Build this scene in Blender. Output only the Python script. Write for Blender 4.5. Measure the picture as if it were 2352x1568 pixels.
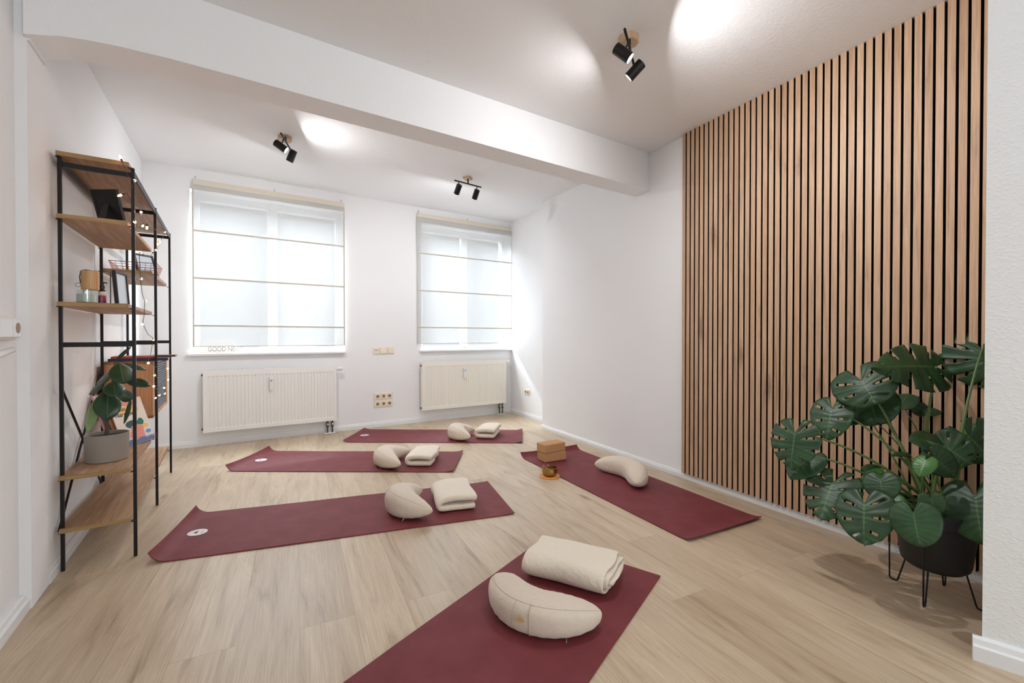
import bpy, bmesh, math, random
from mathutils import Vector, Matrix
from mathutils import noise as mnoise
R = math.radians
random.seed(7)
for o in list(bpy.data.objects): bpy.data.objects.remove(o, do_unlink=True)
SC = bpy.context.scene
COL = SC.collection

# ------------------------------------------------------------------ camera, sky, big lights, exposure
CAM_H, PITCH, YAW, FPX = 1.06, R(.5), R(27.65), 1000.0
cd = bpy.data.cameras.new('camera'); cam = bpy.data.objects.new('camera', cd); COL.objects.link(cam)
cd.sensor_width = 36.0; cd.lens = 36.0 * FPX / 2352.0; cd.clip_start = .02; cd.clip_end = 60
cam.location = (0, 0, CAM_H); cam.rotation_euler = (R(90) - PITCH, 0, -YAW)
SC.camera = cam
W = bpy.data.worlds.new('sky'); SC.world = W; W.use_nodes = True
bg = W.node_tree.nodes['Background']; bg.inputs[0].default_value = (.86, .93, 1.0, 1); bg.inputs[1].default_value = .36
SC.view_settings.view_transform = 'Standard'; SC.view_settings.look = 'None'
SC.view_settings.gamma = 1; SC.view_settings.use_curve_mapping = False
SC.view_settings.exposure = 1.4

# room frames: back wall (u to the right, n into the room), left wall (u away, n into the room)
OB = Vector((.887, 5.323)); UB = Vector((.996, .0901)).normalized(); NB = Vector((UB.y, -UB.x))
OL = Vector((-.910, 2.575)); UL = Vector((-.0951, .9955)).normalized(); NL = Vector((UL.y, -UL.x))
ROTB = math.atan2(UB.y, UB.x); ROTL = math.atan2(-UL.x, UL.y)
def PB(u, d, z=0): p = OB + UB * u + NB * d; return Vector((p.x, p.y, z))
def PL(u, d, z=0): p = OL + UL * u + NL * d; return Vector((p.x, p.y, z))
FW = Vector((math.sin(YAW) * math.cos(PITCH), math.cos(YAW) * math.cos(PITCH), -math.sin(PITCH)))
RT = Vector((math.cos(YAW), -math.sin(YAW), 0)); UP = RT.cross(FW)
def at(x, y, Z):                       # point seen at photo pixel x, y at depth Z
    return Vector((0, 0, CAM_H)) + FW * Z + RT * ((x - 1176) * Z / FPX) - UP * ((y - 784) * Z / FPX)
def on_z(x, y, z):
    d = FW + RT * ((x - 1176) / FPX) - UP * ((y - 784) / FPX)
    return Vector((0, 0, CAM_H)) + d * ((z - CAM_H) / d.z)
def on_plane(x, y, p, n):
    d = FW + RT * ((x - 1176) / FPX) - UP * ((y - 784) / FPX); c = Vector((0, 0, CAM_H))
    return c + d * ((p - c).dot(n) / d.dot(n))
def shelf_front(x, y, d=.30): return on_plane(x, y, PL(0, d), Vector((NL.x, NL.y, 0)))
def shelf_side(x, y, u): return on_plane(x, y, PL(u, 0), Vector((UL.x, UL.y, 0)))

def area(name, loc, rot, sx, sy, power, col, shape='RECTANGLE', spread=180):
    l = bpy.data.lights.new(name, 'AREA'); l.shape = shape; l.size = sx; l.size_y = sy
    l.energy = power; l.color = col; l.spread = R(spread)
    o = bpy.data.objects.new(name, l); COL.objects.link(o); o.location = loc; o.rotation_euler = rot; return o
# daylight outside the two windows and a fill lamp added behind the camera
SKY_W = 520
for uu in (-.98, 1.32):
    p_ = PB(uu, -2.3, 4.3); d_ = PB(uu, 0, 1.8) - p_
    area('daylight_and_fill', p_, (-d_).to_track_quat('Z', 'Y').to_euler(), 2.6, 2.2, SKY_W, (.82, .92, 1))
area('daylight_and_fill', (1.8, -3.1, 1.5), (R(90), 0, 0), 1.7, 2.2, 27, (.86, .94, 1))  # fill lamp added to brighten the room from its unseen end
SPOT_W = 4.2; SPOT_COL = (.96, .975, 1)

# ------------------------------------------------------------------ materials
def lin(c):
    return tuple((v / 12.92 if v <= .04045 else ((v + .055) / 1.055) ** 2.4) for v in c)
def rgb(r, g, b): return lin((r / 255, g / 255, b / 255)) + (1,)
def M(name, col, rough=.5, metal=0, **k):
    m = bpy.data.materials.new(name); m.use_nodes = True
    b = m.node_tree.nodes['Principled BSDF']
    b.inputs['Base Color'].default_value = col; b.inputs['Roughness'].default_value = rough
    b.inputs['Metallic'].default_value = metal
    for kk, v in k.items(): b.inputs[kk.replace('_', ' ')].default_value = v
    return m
def N(m, t, **k):
    n = m.node_tree.nodes.new(t)
    for a, v in k.items():
        if a.startswith('i_'): n.inputs[a[2:].replace('_', ' ')].default_value = v
        elif a.startswith('j'): n.inputs[int(a[1:])].default_value = v
        else: setattr(n, a, v)
    return n
def L(m, a, b): m.node_tree.links.new(a, b)
def BS(m): return m.node_tree.nodes['Principled BSDF']
def coords(m, scale=(1, 1, 1), rot=(0, 0, 0)):
    tc = N(m, 'ShaderNodeTexCoord'); mp = N(m, 'ShaderNodeMapping')
    mp.inputs['Scale'].default_value = scale; mp.inputs['Rotation'].default_value = rot
    L(m, tc.outputs['Object'], mp.inputs['Vector']); return mp.outputs['Vector']
def bump(m, h, strength, dist=.002):
    b = N(m, 'ShaderNodeBump', i_Strength=strength, i_Distance=dist); L(m, h, b.inputs['Height']); L(m, b.outputs[0], BS(m).inputs['Normal'])
def ramp(m, fac, stops):
    r = N(m, 'ShaderNodeValToRGB'); e = r.color_ramp.elements
    while len(e) < len(stops): e.new(.5)
    for x, (p, c) in zip(e, stops): x.position = p; x.color = c
    L(m, fac, r.inputs[0]); return r.outputs[0]
def mixc(m, fac, a, b, blend='MIX'):
    x = N(m, 'ShaderNodeMix', data_type='RGBA', blend_type=blend)
    if isinstance(fac, (int, float)): x.inputs[0].default_value = fac
    else: L(m, fac, x.inputs[0])
    for i, v in ((6, a), (7, b)):
        if isinstance(v, tuple): x.inputs[i].default_value = v
        else: L(m, v, x.inputs[i])
    return x.outputs[2]
def plaster(name, col, scale, strength, dist):
    m = M(name, col, .85); v = coords(m)
    n = N(m, 'ShaderNodeTexNoise', i_Scale=scale, i_Detail=3, i_Roughness=.6); L(m, v, n.inputs['Vector'])
    bump(m, n.outputs[0], strength, dist); return m
m_wall = plaster('white_wall_paint', rgb(244, 243, 243), 90, .25, .003)
m_ceil = plaster('white_ceiling_paint', rgb(245, 244, 244), 70, .35, .004)
m_chip = M('woodchip_wall_paint', rgb(238, 237, 235), .85); nn_ = N(m_chip, 'ShaderNodeTexNoise', i_Scale=75, i_Detail=2, i_Roughness=.5, i_Distortion=.4); L(m_chip, coords(m_chip, (1, 1, 1.6)), nn_.inputs['Vector'])
bump(m_chip, ramp(m_chip, nn_.outputs[0], [(.5, (0, 0, 0, 1)), (.72, (1, 1, 1, 1))]), .32, .004)
m_trim = M('white_trim', rgb(238, 238, 238), .35)
m_enamel = M('white_enamel', rgb(244, 241, 236), .35)
m_enamel2 = M('cream_enamel', rgb(243, 238, 226), .35)
m_cream = M('cream_plastic', rgb(244, 232, 212), .35)
m_whitep = M('white_plastic', rgb(238, 238, 238), .3)
m_brown = M('brown_recess_shade', rgb(150, 122, 88), .5)  # brown stands in for the shade inside the socket wells
m_black = M('black_metal', rgb(24, 22, 22), .38, .3)
m_blackp = M('black_plastic', rgb(18, 18, 19), .45)
m_dark = M('dark_grey', rgb(45, 44, 46), .5)
m_felt = M('black_felt', rgb(14, 13, 13), .95)
m_steel = M('brushed_steel', rgb(170, 170, 172), .3, 1)
m_pipe = M('aged_pipe_metal', rgb(105, 92, 78), .4, .9)
m_copper = M('copper_wire', rgb(205, 130, 105), .3, 1)

def wood(name, c0, c1, c2, along=2, rough=.5, gs=1.0, knots=True):
    m = M(name, c1, rough); sc = [26 * gs, 26 * gs, 26 * gs]; sc[along] = 1.6 * gs
    v = coords(m, tuple(sc))
    n = N(m, 'ShaderNodeTexNoise', i_Scale=1.5, i_Detail=6, i_Roughness=.62, i_Distortion=.7); L(m, v, n.inputs['Vector'])
    c = ramp(m, n.outputs[0], [(.3, c0), (.5, c1), (.7, c2)])
    sc2 = [160 * gs] * 3; sc2[along] = 6
    n2 = N(m, 'ShaderNodeTexNoise', i_Scale=1, i_Detail=3); L(m, coords(m, tuple(sc2)), n2.inputs['Vector'])
    c = mixc(m, .22, c, ramp(m, n2.outputs[0], [(.35, rgb(120, 95, 75)), (.65, (1, 1, 1, 1))]), 'MULTIPLY')
    L(m, c, BS(m).inputs['Base Color']); bump(m, n2.outputs[0], .15, .001); return m
m_board_y = wood('oak_board', rgb(150, 112, 78), rgb(176, 136, 98), rgb(196, 160, 124), 1)
m_board_e = wood('oak_board_edge', rgb(144, 112, 70), rgb(168, 134, 88), rgb(184, 152, 106), 0)
m_cab = wood('orange_oak', rgb(196, 138, 90), rgb(214, 158, 110), rgb(226, 174, 128), 2)
m_bamboo = wood('bamboo', rgb(196, 150, 98), rgb(214, 170, 118), rgb(222, 184, 136), 2)
m_pale = wood('pale_wood', rgb(196, 160, 124), rgb(212, 180, 146), rgb(222, 194, 164), 0)
m_stick = wood('mallet_wood', rgb(140, 98, 62), rgb(166, 122, 82), rgb(186, 142, 100), 2)

# floor: long oak boards
m_floor = M('oak_laminate', rgb(190, 165, 135), .42)
v = coords(m_floor, (1, 1, 1), (0, 0, R(91.5)))
br = N(m_floor, 'ShaderNodeTexBrick', offset=.37, i_Scale=1, i_Mortar_Size=.0011, i_Mortar_Smooth=.1, i_Bias=0, i_Brick_Width=1.28, i_Row_Height=.192)
br.inputs['Color1'].default_value = (0, 0, 0, 1); br.inputs['Color2'].default_value = (1, 1, 1, 1); br.inputs['Mortar'].default_value = (.5, .5, .5, 1)
L(m_floor, v, br.inputs['Vector'])
mp = N(m_floor, 'ShaderNodeMapping'); mp.inputs['Scale'].default_value = (1.1, 8.5, 1); L(m_floor, v, mp.inputs[0])
off = N(m_floor, 'ShaderNodeVectorMath', operation='MULTIPLY_ADD'); L(m_floor, br.outputs[0], off.inputs[0]); off.inputs[1].default_value = (7, 13, 9); L(m_floor, mp.outputs[0], off.inputs[2])
n1 = N(m_floor, 'ShaderNodeTexNoise', i_Scale=1.3, i_Detail=7, i_Roughness=.62, i_Distortion=1.2); L(m_floor, off.outputs[0], n1.inputs['Vector'])
mp2 = N(m_floor, 'ShaderNodeMapping'); mp2.inputs['Scale'].default_value = (4, 190, 1); L(m_floor, v, mp2.inputs[0])
n2 = N(m_floor, 'ShaderNodeTexNoise', i_Scale=1, i_Detail=4, i_Roughness=.6); L(m_floor, mp2.outputs[0], n2.inputs['Vector'])
c = ramp(m_floor, n1.outputs[0], [(.26, rgb(172, 148, 120)), (.44, rgb(208, 186, 158)), (.6, rgb(219, 199, 171)), (.78, rgb(194, 171, 143))])
c = mixc(m_floor, .24, c, ramp(m_floor, n2.outputs[0], [(.36, rgb(150, 130, 110)), (.6, (1, 1, 1, 1))]), 'MULTIPLY')
c = mixc(m_floor, .55, c, ramp(m_floor, br.outputs[0], [(0, rgb(212, 206, 200)), (1, (1, 1, 1, 1))]), 'MULTIPLY')
mp3 = N(m_floor, 'ShaderNodeMapping'); mp3.inputs['Scale'].default_value = (2.6, 8, 1); L(m_floor, v, mp3.inputs[0])
vo = N(m_floor, 'ShaderNodeTexVoronoi', i_Scale=.55); L(m_floor, mp3.outputs[0], vo.inputs['Vector'])
c = mixc(m_floor, ramp(m_floor, vo.outputs['Distance'], [(.03, (.7, .7, .7, 1)), (.12, (0, 0, 0, 1))]), c, rgb(120, 94, 70))
c = mixc(m_floor, br.outputs['Fac'], c, rgb(172, 150, 126))
L(m_floor, c, BS(m_floor).inputs['Base Color'])
rr = N(m_floor, 'ShaderNodeMapRange', j3=.27, j4=.42); L(m_floor, n2.outputs[0], rr.inputs[0]); L(m_floor, rr.outputs[0], BS(m_floor).inputs['Roughness'])
bump(m_floor, n2.outputs[0], .12, .001)

# slat veneer: every slat its own tone
PITCH_S, SLAT_Y0 = .03868, 2.3065
m_slat = M('walnut_slat_veneer', rgb(180, 132, 98), .55)
tc = N(m_slat, 'ShaderNodeTexCoord'); sx = N(m_slat, 'ShaderNodeSeparateXYZ'); L(m_slat, tc.outputs['Object'], sx.inputs[0])
q = N(m_slat, 'ShaderNodeMath', operation='MULTIPLY_ADD', j1=1 / PITCH_S, j2=-SLAT_Y0 / PITCH_S); L(m_slat, sx.outputs[1], q.inputs[0])
fq = N(m_slat, 'ShaderNodeMath', operation='FLOOR'); L(m_slat, q.outputs[0], fq.inputs[0])
wn = N(m_slat, 'ShaderNodeTexWhiteNoise', noise_dimensions='1D'); L(m_slat, fq.outputs[0], wn.inputs['W'])
mp = N(m_slat, 'ShaderNodeMapping'); mp.inputs['Scale'].default_value = (10, 22, 1.3); L(m_slat, tc.outputs['Object'], mp.inputs[0])
off = N(m_slat, 'ShaderNodeVectorMath', operation='MULTIPLY_ADD'); L(m_slat, wn.outputs['Color'], off.inputs[0]); off.inputs[1].default_value = (2, 3, 5); L(m_slat, mp.outputs[0], off.inputs[2])
n1 = N(m_slat, 'ShaderNodeTexNoise', i_Scale=1.2, i_Detail=6, i_Roughness=.6, i_Distortion=1.0); L(m_slat, off.outputs[0], n1.inputs['Vector'])
c = ramp(m_slat, n1.outputs[0], [(.24, rgb(152, 119, 93)), (.40, rgb(206, 170, 137)), (.58, rgb(220, 183, 150)), (.76, rgb(230, 196, 163))])
c = mixc(m_slat, .5, c, ramp(m_slat, wn.outputs['Value'], [(0, rgb(222, 212, 206)), (1, (1, 1, 1, 1))]), 'MULTIPLY')
mp2 = N(m_slat, 'ShaderNodeMapping'); mp2.inputs['Scale'].default_value = (60, 260, 5); L(m_slat, tc.outputs['Object'], mp2.inputs[0])
n2 = N(m_slat, 'ShaderNodeTexNoise', i_Scale=1, i_Detail=3); L(m_slat, mp2.outputs[0], n2.inputs['Vector'])
c = mixc(m_slat, .3, c, ramp(m_slat, n2.outputs[0], [(.35, rgb(160, 130, 110)), (.6, (1, 1, 1, 1))]), 'MULTIPLY')
mp4 = N(m_slat, 'ShaderNodeMapping'); mp4.inputs['Scale'].default_value = (1, 5.2, 1.25); L(m_slat, tc.outputs['Object'], mp4.inputs[0])
vo = N(m_slat, 'ShaderNodeTexVoronoi', i_Scale=1.15); L(m_slat, mp4.outputs[0], vo.inputs['Vector'])
n4 = N(m_slat, 'ShaderNodeTexNoise', i_Scale=30, i_Detail=3); L(m_slat, mp4.outputs[0], n4.inputs['Vector'])
ad4 = N(m_slat, 'ShaderNodeMath', operation='MULTIPLY_ADD', j1=.16); L(m_slat, n4.outputs[0], ad4.inputs[0]); L(m_slat, vo.outputs['Distance'], ad4.inputs[2])
c = mixc(m_slat, ramp(m_slat, ad4.outputs[0], [(.12, (.55, .55, .55, 1)), (.25, (0, 0, 0, 1))]), c, rgb(96, 70, 54))
L(m_slat, c, BS(m_slat).inputs['Base Color']); bump(m_slat, n2.outputs[0], .15, .001)

# yoga mat rubber with a fine waffle
m_mat = M('burgundy_rubber', rgb(124, 60, 66), .55, Specular_IOR_Level=.22)
tc = N(m_mat, 'ShaderNodeTexCoord'); sx = N(m_mat, 'ShaderNodeSeparateXYZ'); L(m_mat, tc.outputs['Object'], sx.inputs[0])
ws = []
for k, f in ((0, 1750.0), (1, 1750.0)):
    a = N(m_mat, 'ShaderNodeMath', operation='MULTIPLY', j1=f); L(m_mat, sx.outputs[k], a.inputs[0])
    s = N(m_mat, 'ShaderNodeMath', operation='SINE'); L(m_mat, a.outputs[0], s.inputs[0]); ws.append(s)
ad = N(m_mat, 'ShaderNodeMath', operation='ADD'); L(m_mat, ws[0].outputs[0], ad.inputs[0]); L(m_mat, ws[1].outputs[0], ad.inputs[1])
nz = N(m_mat, 'ShaderNodeTexNoise', i_Scale=7, i_Detail=4); L(m_mat, tc.outputs['Object'], nz.inputs['Vector'])
L(m_mat, ramp(m_mat, nz.outputs[0], [(.3, rgb(116, 49, 54)), (.7, rgb(130, 61, 65))]), BS(m_mat).inputs['Base Color'])
bump(m_mat, ad.outputs[0], .3, .0005)

def cloth(name, col, sc, st, big=6, bs=.4):
    m = M(name, col, .9, Sheen_Weight=.25); v = coords(m)
    a = N(m, 'ShaderNodeTexNoise', i_Scale=sc, i_Detail=3); L(m, v, a.inputs['Vector'])
    b = N(m, 'ShaderNodeTexNoise', i_Scale=big, i_Detail=2, i_Distortion=1.5); L(m, v, b.inputs['Vector'])
    s = N(m, 'ShaderNodeMath', operation='MULTIPLY_ADD', j1=bs * 12); L(m, b.outputs[0], s.inputs[0]); L(m, a.outputs[0], s.inputs[2])
    bump(m, s.outputs[0], st, .002); return m
m_cotton = cloth('natural_cotton', rgb(222, 206, 187), 420, .35, 26, .35)
m_seam = cloth('cotton_seam', rgb(196, 178, 156), 420, .3)
m_fleece = cloth('cream_fleece', rgb(236, 222, 202), 260, .55, 16, .45)
m_gold = M('gold_thread', rgb(222, 184, 112), .5)
m_purple = M('purple_print', rgb(92, 46, 76), .6)
m_greyp = M('grey_print', rgb(130, 130, 134), .6)
m_white = M('white_print', rgb(232, 226, 226), .5)
m_cork = M('cork', rgb(186, 136, 86), .8)
vo = N(m_cork, 'ShaderNodeTexNoise', i_Scale=520, i_Detail=3); L(m_cork, coords(m_cork), vo.inputs['Vector'])
L(m_cork, ramp(m_cork, vo.outputs[0], [(.28, rgb(150, 104, 64)), (.46, rgb(196, 146, 98)), (.7, rgb(208, 162, 114))]), BS(m_cork).inputs['Base Color'])
m_brass = M('hammered_brass', rgb(176, 144, 92), .3, 1)
vo = N(m_brass, 'ShaderNodeTexVoronoi', i_Scale=120); L(m_brass, coords(m_brass), vo.inputs['Vector']); bump(m_brass, vo.outputs['Distance'], .35, .001)
m_orange = cloth('orange_felt', rgb(232, 150, 44), 300, .4)
m_potgrey = M('taupe_ceramic', rgb(152, 142, 132), .6)
m_potblack = M('ribbed_black_plastic', rgb(26, 26, 27), .5)
m_soil = M('soil', rgb(52, 40, 32), .95)
m_stem = M('green_stem', rgb(92, 118, 62), .5)
m_stemb = M('brown_stem', rgb(92, 74, 56), .7)
def leaf_mat(name, dark, light, vein, rough=.3, veins=9, vs=.3, vb=.14):
    m = M(name, dark, rough); uv = N(m, 'ShaderNodeUVMap'); s = N(m, 'ShaderNodeSeparateXYZ'); L(m, uv.outputs[0], s.inputs[0])
    ab = N(m, 'ShaderNodeMath', operation='ABSOLUTE'); L(m, s.outputs[0], ab.inputs[0])
    n = N(m, 'ShaderNodeTexNoise', i_Scale=14, i_Detail=3); L(m, coords(m), n.inputs['Vector'])
    c = ramp(m, n.outputs[0], [(.35, dark), (.7, light)])
    w = N(m, 'ShaderNodeMath', operation='MULTIPLY', j1=veins * 6.283); L(m, s.outputs[1], w.inputs[0])
    si = N(m, 'ShaderNodeMath', operation='SINE'); L(m, w.outputs[0], si.inputs[0])
    c = mixc(m, ramp(m, si.outputs[0], [(.93, (0, 0, 0, 1)), (1, (vs, vs, vs, 1))]), c, vein)
    c = mixc(m, ramp(m, ab.outputs[0], [(.015, (.85, .85, .85, 1)), (.05, (0, 0, 0, 1))]), c, vein)
    L(m, c, BS(m).inputs['Base Color']); bump(m, si.outputs[0], vb, .002); return m
m_mon = leaf_mat('monstera_leaf', rgb(28, 58, 30), rgb(42, 78, 40), rgb(74, 110, 60), .42)
m_mon2 = leaf_mat('young_monstera_leaf', rgb(52, 100, 40), rgb(70, 124, 52), rgb(120, 160, 84))
m_fic = leaf_mat('rubber_plant_leaf', rgb(34, 58, 36), rgb(50, 78, 48), rgb(96, 122, 78), .3, 16, .06, .03)
m_fic2 = leaf_mat('pale_rubber_plant_leaf', rgb(128, 156, 104), rgb(150, 176, 124), rgb(176, 196, 150), .4, 16, .1, .05)
def thin_glass(name, tint=(1, 1, 1, 1), gl=.08):
    m = bpy.data.materials.new(name); m.use_nodes = True; t = m.node_tree; t.nodes.remove(BS(m)); out = t.nodes['Material Output']
    a = N(m, 'ShaderNodeBsdfTransparent'); a.inputs[0].default_value = tint; g = N(m, 'ShaderNodeBsdfGlossy'); g.inputs['Roughness'].default_value = .02
    x = N(m, 'ShaderNodeMixShader'); x.inputs[0].default_value = gl; L(m, a.outputs[0], x.inputs[1]); L(m, g.outputs[0], x.inputs[2]); L(m, x.outputs[0], out.inputs[0]); return m
m_pane = thin_glass('window_glass')
m_jar = thin_glass('candle_glass', (.93, .96, .955, 1), .1)
m_clear = thin_glass('clear_acrylic', (.9, .93, .95, 1), .12)
m_wax = M('candle_wax', rgb(216, 220, 210), .5)
m_blind = bpy.data.materials.new('sheer_blind_fabric'); m_blind.use_nodes = True; BS(m_blind).inputs['Base Color'].default_value = rgb(238, 238, 236)
BS(m_blind).inputs['Roughness'].default_value = .9
tr = N(m_blind, 'ShaderNodeBsdfTranslucent'); tr.inputs[0].default_value = rgb(116, 117, 117)
mx = N(m_blind, 'ShaderNodeMixShader'); mx.inputs[0].default_value = .35
L(m_blind, BS(m_blind).outputs[0], mx.inputs[1]); L(m_blind, tr.outputs[0], mx.inputs[2])
tp = N(m_blind, 'ShaderNodeBsdfTransparent'); mx2 = N(m_blind, 'ShaderNodeMixShader'); mx2.inputs[0].default_value = .13
L(m_blind, mx.outputs[0], mx2.inputs[1]); L(m_blind, tp.outputs[0], mx2.inputs[2]); L(m_blind, mx2.outputs[0], m_blind.node_tree.nodes['Material Output'].inputs[0])
m_batten = M('blind_batten_tape', rgb(206, 198, 186), .8)
m_head = M('blind_header_tape', rgb(228, 218, 200), .8)
def glow(name, col, s):
    m = M(name, col, .5); BS(m).inputs['Emission Color'].default_value = col; BS(m).inputs['Emission Strength'].default_value = s; return m
m_lamp = glow('lit_spot_lamp', (1, .96, .9, 1), 9)
m_led = glow('warm_led', (1, .44, .14, 1), 11)

# ------------------------------------------------------------------ mesh helpers
def obj(name, bm, mat, parent=None, loc=(0, 0, 0), rz=0, smooth=False, bevel=0, subsurf=0, solid=0, seg=2):
    bmesh.ops.recalc_face_normals(bm, faces=bm.faces) if not solid else None
    me = bpy.data.meshes.new(name); bm.to_mesh(me); bm.free()
    o = bpy.data.objects.new(name, me); COL.objects.link(o)
    for mm in (mat if isinstance(mat, (list, tuple)) else [mat]): me.materials.append(mm)
    o.location = loc; o.rotation_euler = (0, 0, rz)
    if parent: o.parent = parent
    if smooth:
        for p in me.polygons: p.use_smooth = True
        if not subsurf: me.set_sharp_from_angle(angle=R(42))
    if bevel:
        b = o.modifiers.new('bevel', 'BEVEL'); b.width = bevel; b.segments = seg; b.limit_method = 'ANGLE'; b.angle_limit = R(40)
    if solid:
        s = o.modifiers.new('solid', 'SOLIDIFY'); s.thickness = solid; s.offset = 0
    if subsurf:
        s = o.modifiers.new('sub', 'SUBSURF'); s.levels = subsurf; s.render_levels = subsurf
    return o
def tag(o, label, cat, group=None, kind=None):
    o['label'] = label; o['category'] = cat
    if group: o['group'] = group
    if kind: o['kind'] = kind
    return o
def thing(name, label, cat, loc=(0, 0, 0), rz=0, group=None):
    o = bpy.data.objects.new(name, None); COL.objects.link(o); o.empty_display_size = .05
    o.location = loc; o.rotation_euler = (0, 0, rz); return tag(o, label, cat, group)
def struct(o, label=None):
    o['kind'] = 'structure'
    if label: o['label'] = label
    return o
def box(bm, x0, x1, y0, y1, z0, z1, M4=None):
    vs = [bm.verts.new((x, y, z)) for z in (z0, z1) for y in (y0, y1) for x in (x0, x1)]
    fs = [bm.faces.new([vs[i] for i in f]) for f in ((0, 2, 3, 1), (4, 5, 7, 6), (0, 1, 5, 4), (2, 6, 7, 3), (0, 4, 6, 2), (1, 3, 7, 5))]
    if M4 is not None:
        for v in vs: v.co = M4 @ v.co
    return fs
def BX(*a): bm = bmesh.new(); box(bm, *a); return bm
def prism(bm, pts, z0, z1):
    a = [bm.verts.new((p[0], p[1], z0)) for p in pts]; b = [bm.verts.new((p[0], p[1], z1)) for p in pts]
    n = len(pts); bm.faces.new(a[::-1]); bm.faces.new(b)
    for i in range(n): bm.faces.new((a[i], a[(i + 1) % n], b[(i + 1) % n], b[i]))
def tube(bm, pts, r, n=8, cap=True):
    pts = [Vector(p) for p in pts]; rs = r if isinstance(r, (list, tuple)) else [r] * len(pts); rings = []
    t0 = (pts[1] - pts[0]).normalized(); a = t0.orthogonal().normalized()
    for i, p in enumerate(pts):
        t = (pts[min(i + 1, len(pts) - 1)] - pts[max(i - 1, 0)]).normalized()
        a = (a - t * a.dot(t)); a = a.normalized() if a.length > 1e-6 else t.orthogonal().normalized(); b = t.cross(a)
        rings.append([bm.verts.new(p + (a * math.cos(k * 2 * math.pi / n) + b * math.sin(k * 2 * math.pi / n)) * rs[i]) for k in range(n)])
    for i in range(len(rings) - 1):
        for k in range(n): bm.faces.new((rings[i][k], rings[i][(k + 1) % n], rings[i + 1][(k + 1) % n], rings[i + 1][k]))
    if cap: bm.faces.new(rings[0][::-1]); bm.faces.new(rings[-1])
def TB(pts, r, n=8): bm = bmesh.new(); tube(bm, pts, r, n); return bm
def lathe(bm, prof, n=32, M4=None, sx=1):
    rings = []
    for (r, z) in prof:
        if r < 1e-6: rings.append([bm.verts.new((0, 0, z))])
        else: rings.append([bm.verts.new((r * math.cos(2 * math.pi * k / n) * sx, r * math.sin(2 * math.pi * k / n), z)) for k in range(n)])
    for a, b in zip(rings, rings[1:]):
        for k in range(n):
            k2 = (k + 1) % n
            f = [a[k % len(a)], a[k2 % len(a)], b[k2 % len(b)], b[k % len(b)]]; f = list(dict.fromkeys(f))
            if len(f) > 2: bm.faces.new(f)
    if M4 is not None:
        for ring in rings:
            for v in ring: v.co = M4 @ v.co
def LT(prof, n=32, M4=None): bm = bmesh.new(); lathe(bm, prof, n, M4); return bm
def bez(p0, p1, p2, n=10):
    return [p0 * (1 - t) ** 2 + p1 * (2 * t * (1 - t)) + p2 * t ** 2 for t in [i / n for i in range(n + 1)]]
def frame_to(p, z, x=None):            # matrix: local z along z at p
    z = z.normalized(); x = (x if x is not None else z.orthogonal()); x = (x - z * x.dot(z)).normalized(); y = z.cross(x)
    return Matrix(((x.x, y.x, z.x, p.x), (x.y, y.y, z.y, p.y), (x.z, y.z, z.z, p.z), (0, 0, 0, 1)))
def text(name, s, size, mat, parent, M4, ext=.0004, align='LEFT', sx=1.0):
    cu = bpy.data.curves.new(name, 'FONT'); cu.body = s; cu.size = size; cu.extrude = ext; cu.align_x = align; cu.space_line = .85
    cu.materials.append(mat); o = bpy.data.objects.new(name, cu); COL.objects.link(o); o.parent = parent
    bpy.context.view_layer.update(); me = bpy.data.meshes.new_from_object(o.evaluated_get(bpy.context.evaluated_depsgraph_get())); me.materials.clear(); me.materials.append(mat)
    bpy.data.objects.remove(o, do_unlink=True); bpy.data.curves.remove(cu); me.name = name
    o = bpy.data.objects.new(name, me); COL.objects.link(o); o.parent = parent; o.matrix_local = M4 @ Matrix.Diagonal((sx, 1, 1, 1)); return o

# ------------------------------------------------------------------ shell
CZ = 2.58
bm = bmesh.new(); prism(bm, [(-3.2, -3.4), (3.6, -3.4), (3.6, 6.2), (-3.2, 6.2)], -.12, 0)
struct(obj('floor', bm, m_floor), 'oak plank laminate floor')
# ceiling: level in front, rising gently behind the beam
bm = bmesh.new()
box(bm, -3.2, 3.6, -3.4, 2.75, CZ, CZ + .15)
a = [bm.verts.new(p) for p in ((-3.2, 2.55, CZ + .004), (3.6, 2.75, CZ + .004), (3.6, 5.75, 2.70), (-3.2, 5.15, 2.70))]
b = [bm.verts.new(v.co + Vector((0, 0, .15))) for v in a]
bm.faces.new(a); bm.faces.new(b[::-1])
for i in range(4): bm.faces.new((a[i], b[i], b[(i + 1) % 4], a[(i + 1) % 4]))
struct(obj('ceiling', bm, m_ceil), 'white ceiling, rising behind the beam')
# back wall with two window openings (local x along wall, y outwards)
WINS = [(-1.695, -.27), (.65, 1.985)]; SILL, HEAD = .905, 2.5
bm = bmesh.new(); xs = [-3.0, -1.695, -.27, .65, 1.985, 2.6]
box(bm, -3.0, 2.6, 0, .3, 0, SILL - .02); box(bm, -3.0, 2.6, 0, .3, HEAD, 2.86)
for i in (0, 2, 4): box(bm, xs[i], xs[i + 1], 0, .3, SILL - .02, HEAD)
struct(obj('wall_back', bm, m_wall, None, PB(0, 0), ROTB), 'white back wall with two windows')
# left wall: near part set back a little, pilaster under the beam, wall behind the shelf
bm = bmesh.new()
box(bm, -.3, -.022, -6.2, -.17, 0, CZ + .1); box(bm, -.3, .012, -.2, -.005, 0, CZ + .1); box(bm, -.3, 0, -.02, 3.1, 0, 2.86)
struct(obj('wall_left', bm, m_wall, None, PL(0, 0), ROTL), 'white left wall with shallow pilaster')
# right wall (near section stands proud of the far one)
bm = bmesh.new(); box(bm, 2.682, 3.05, .2, 4.35, 0, 2.8); box(bm, 2.862, 3.05, 4.3, 5.9, 0, 2.86)
struct(obj('wall_right', bm, m_wall), 'white right wall behind the slats')
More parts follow.
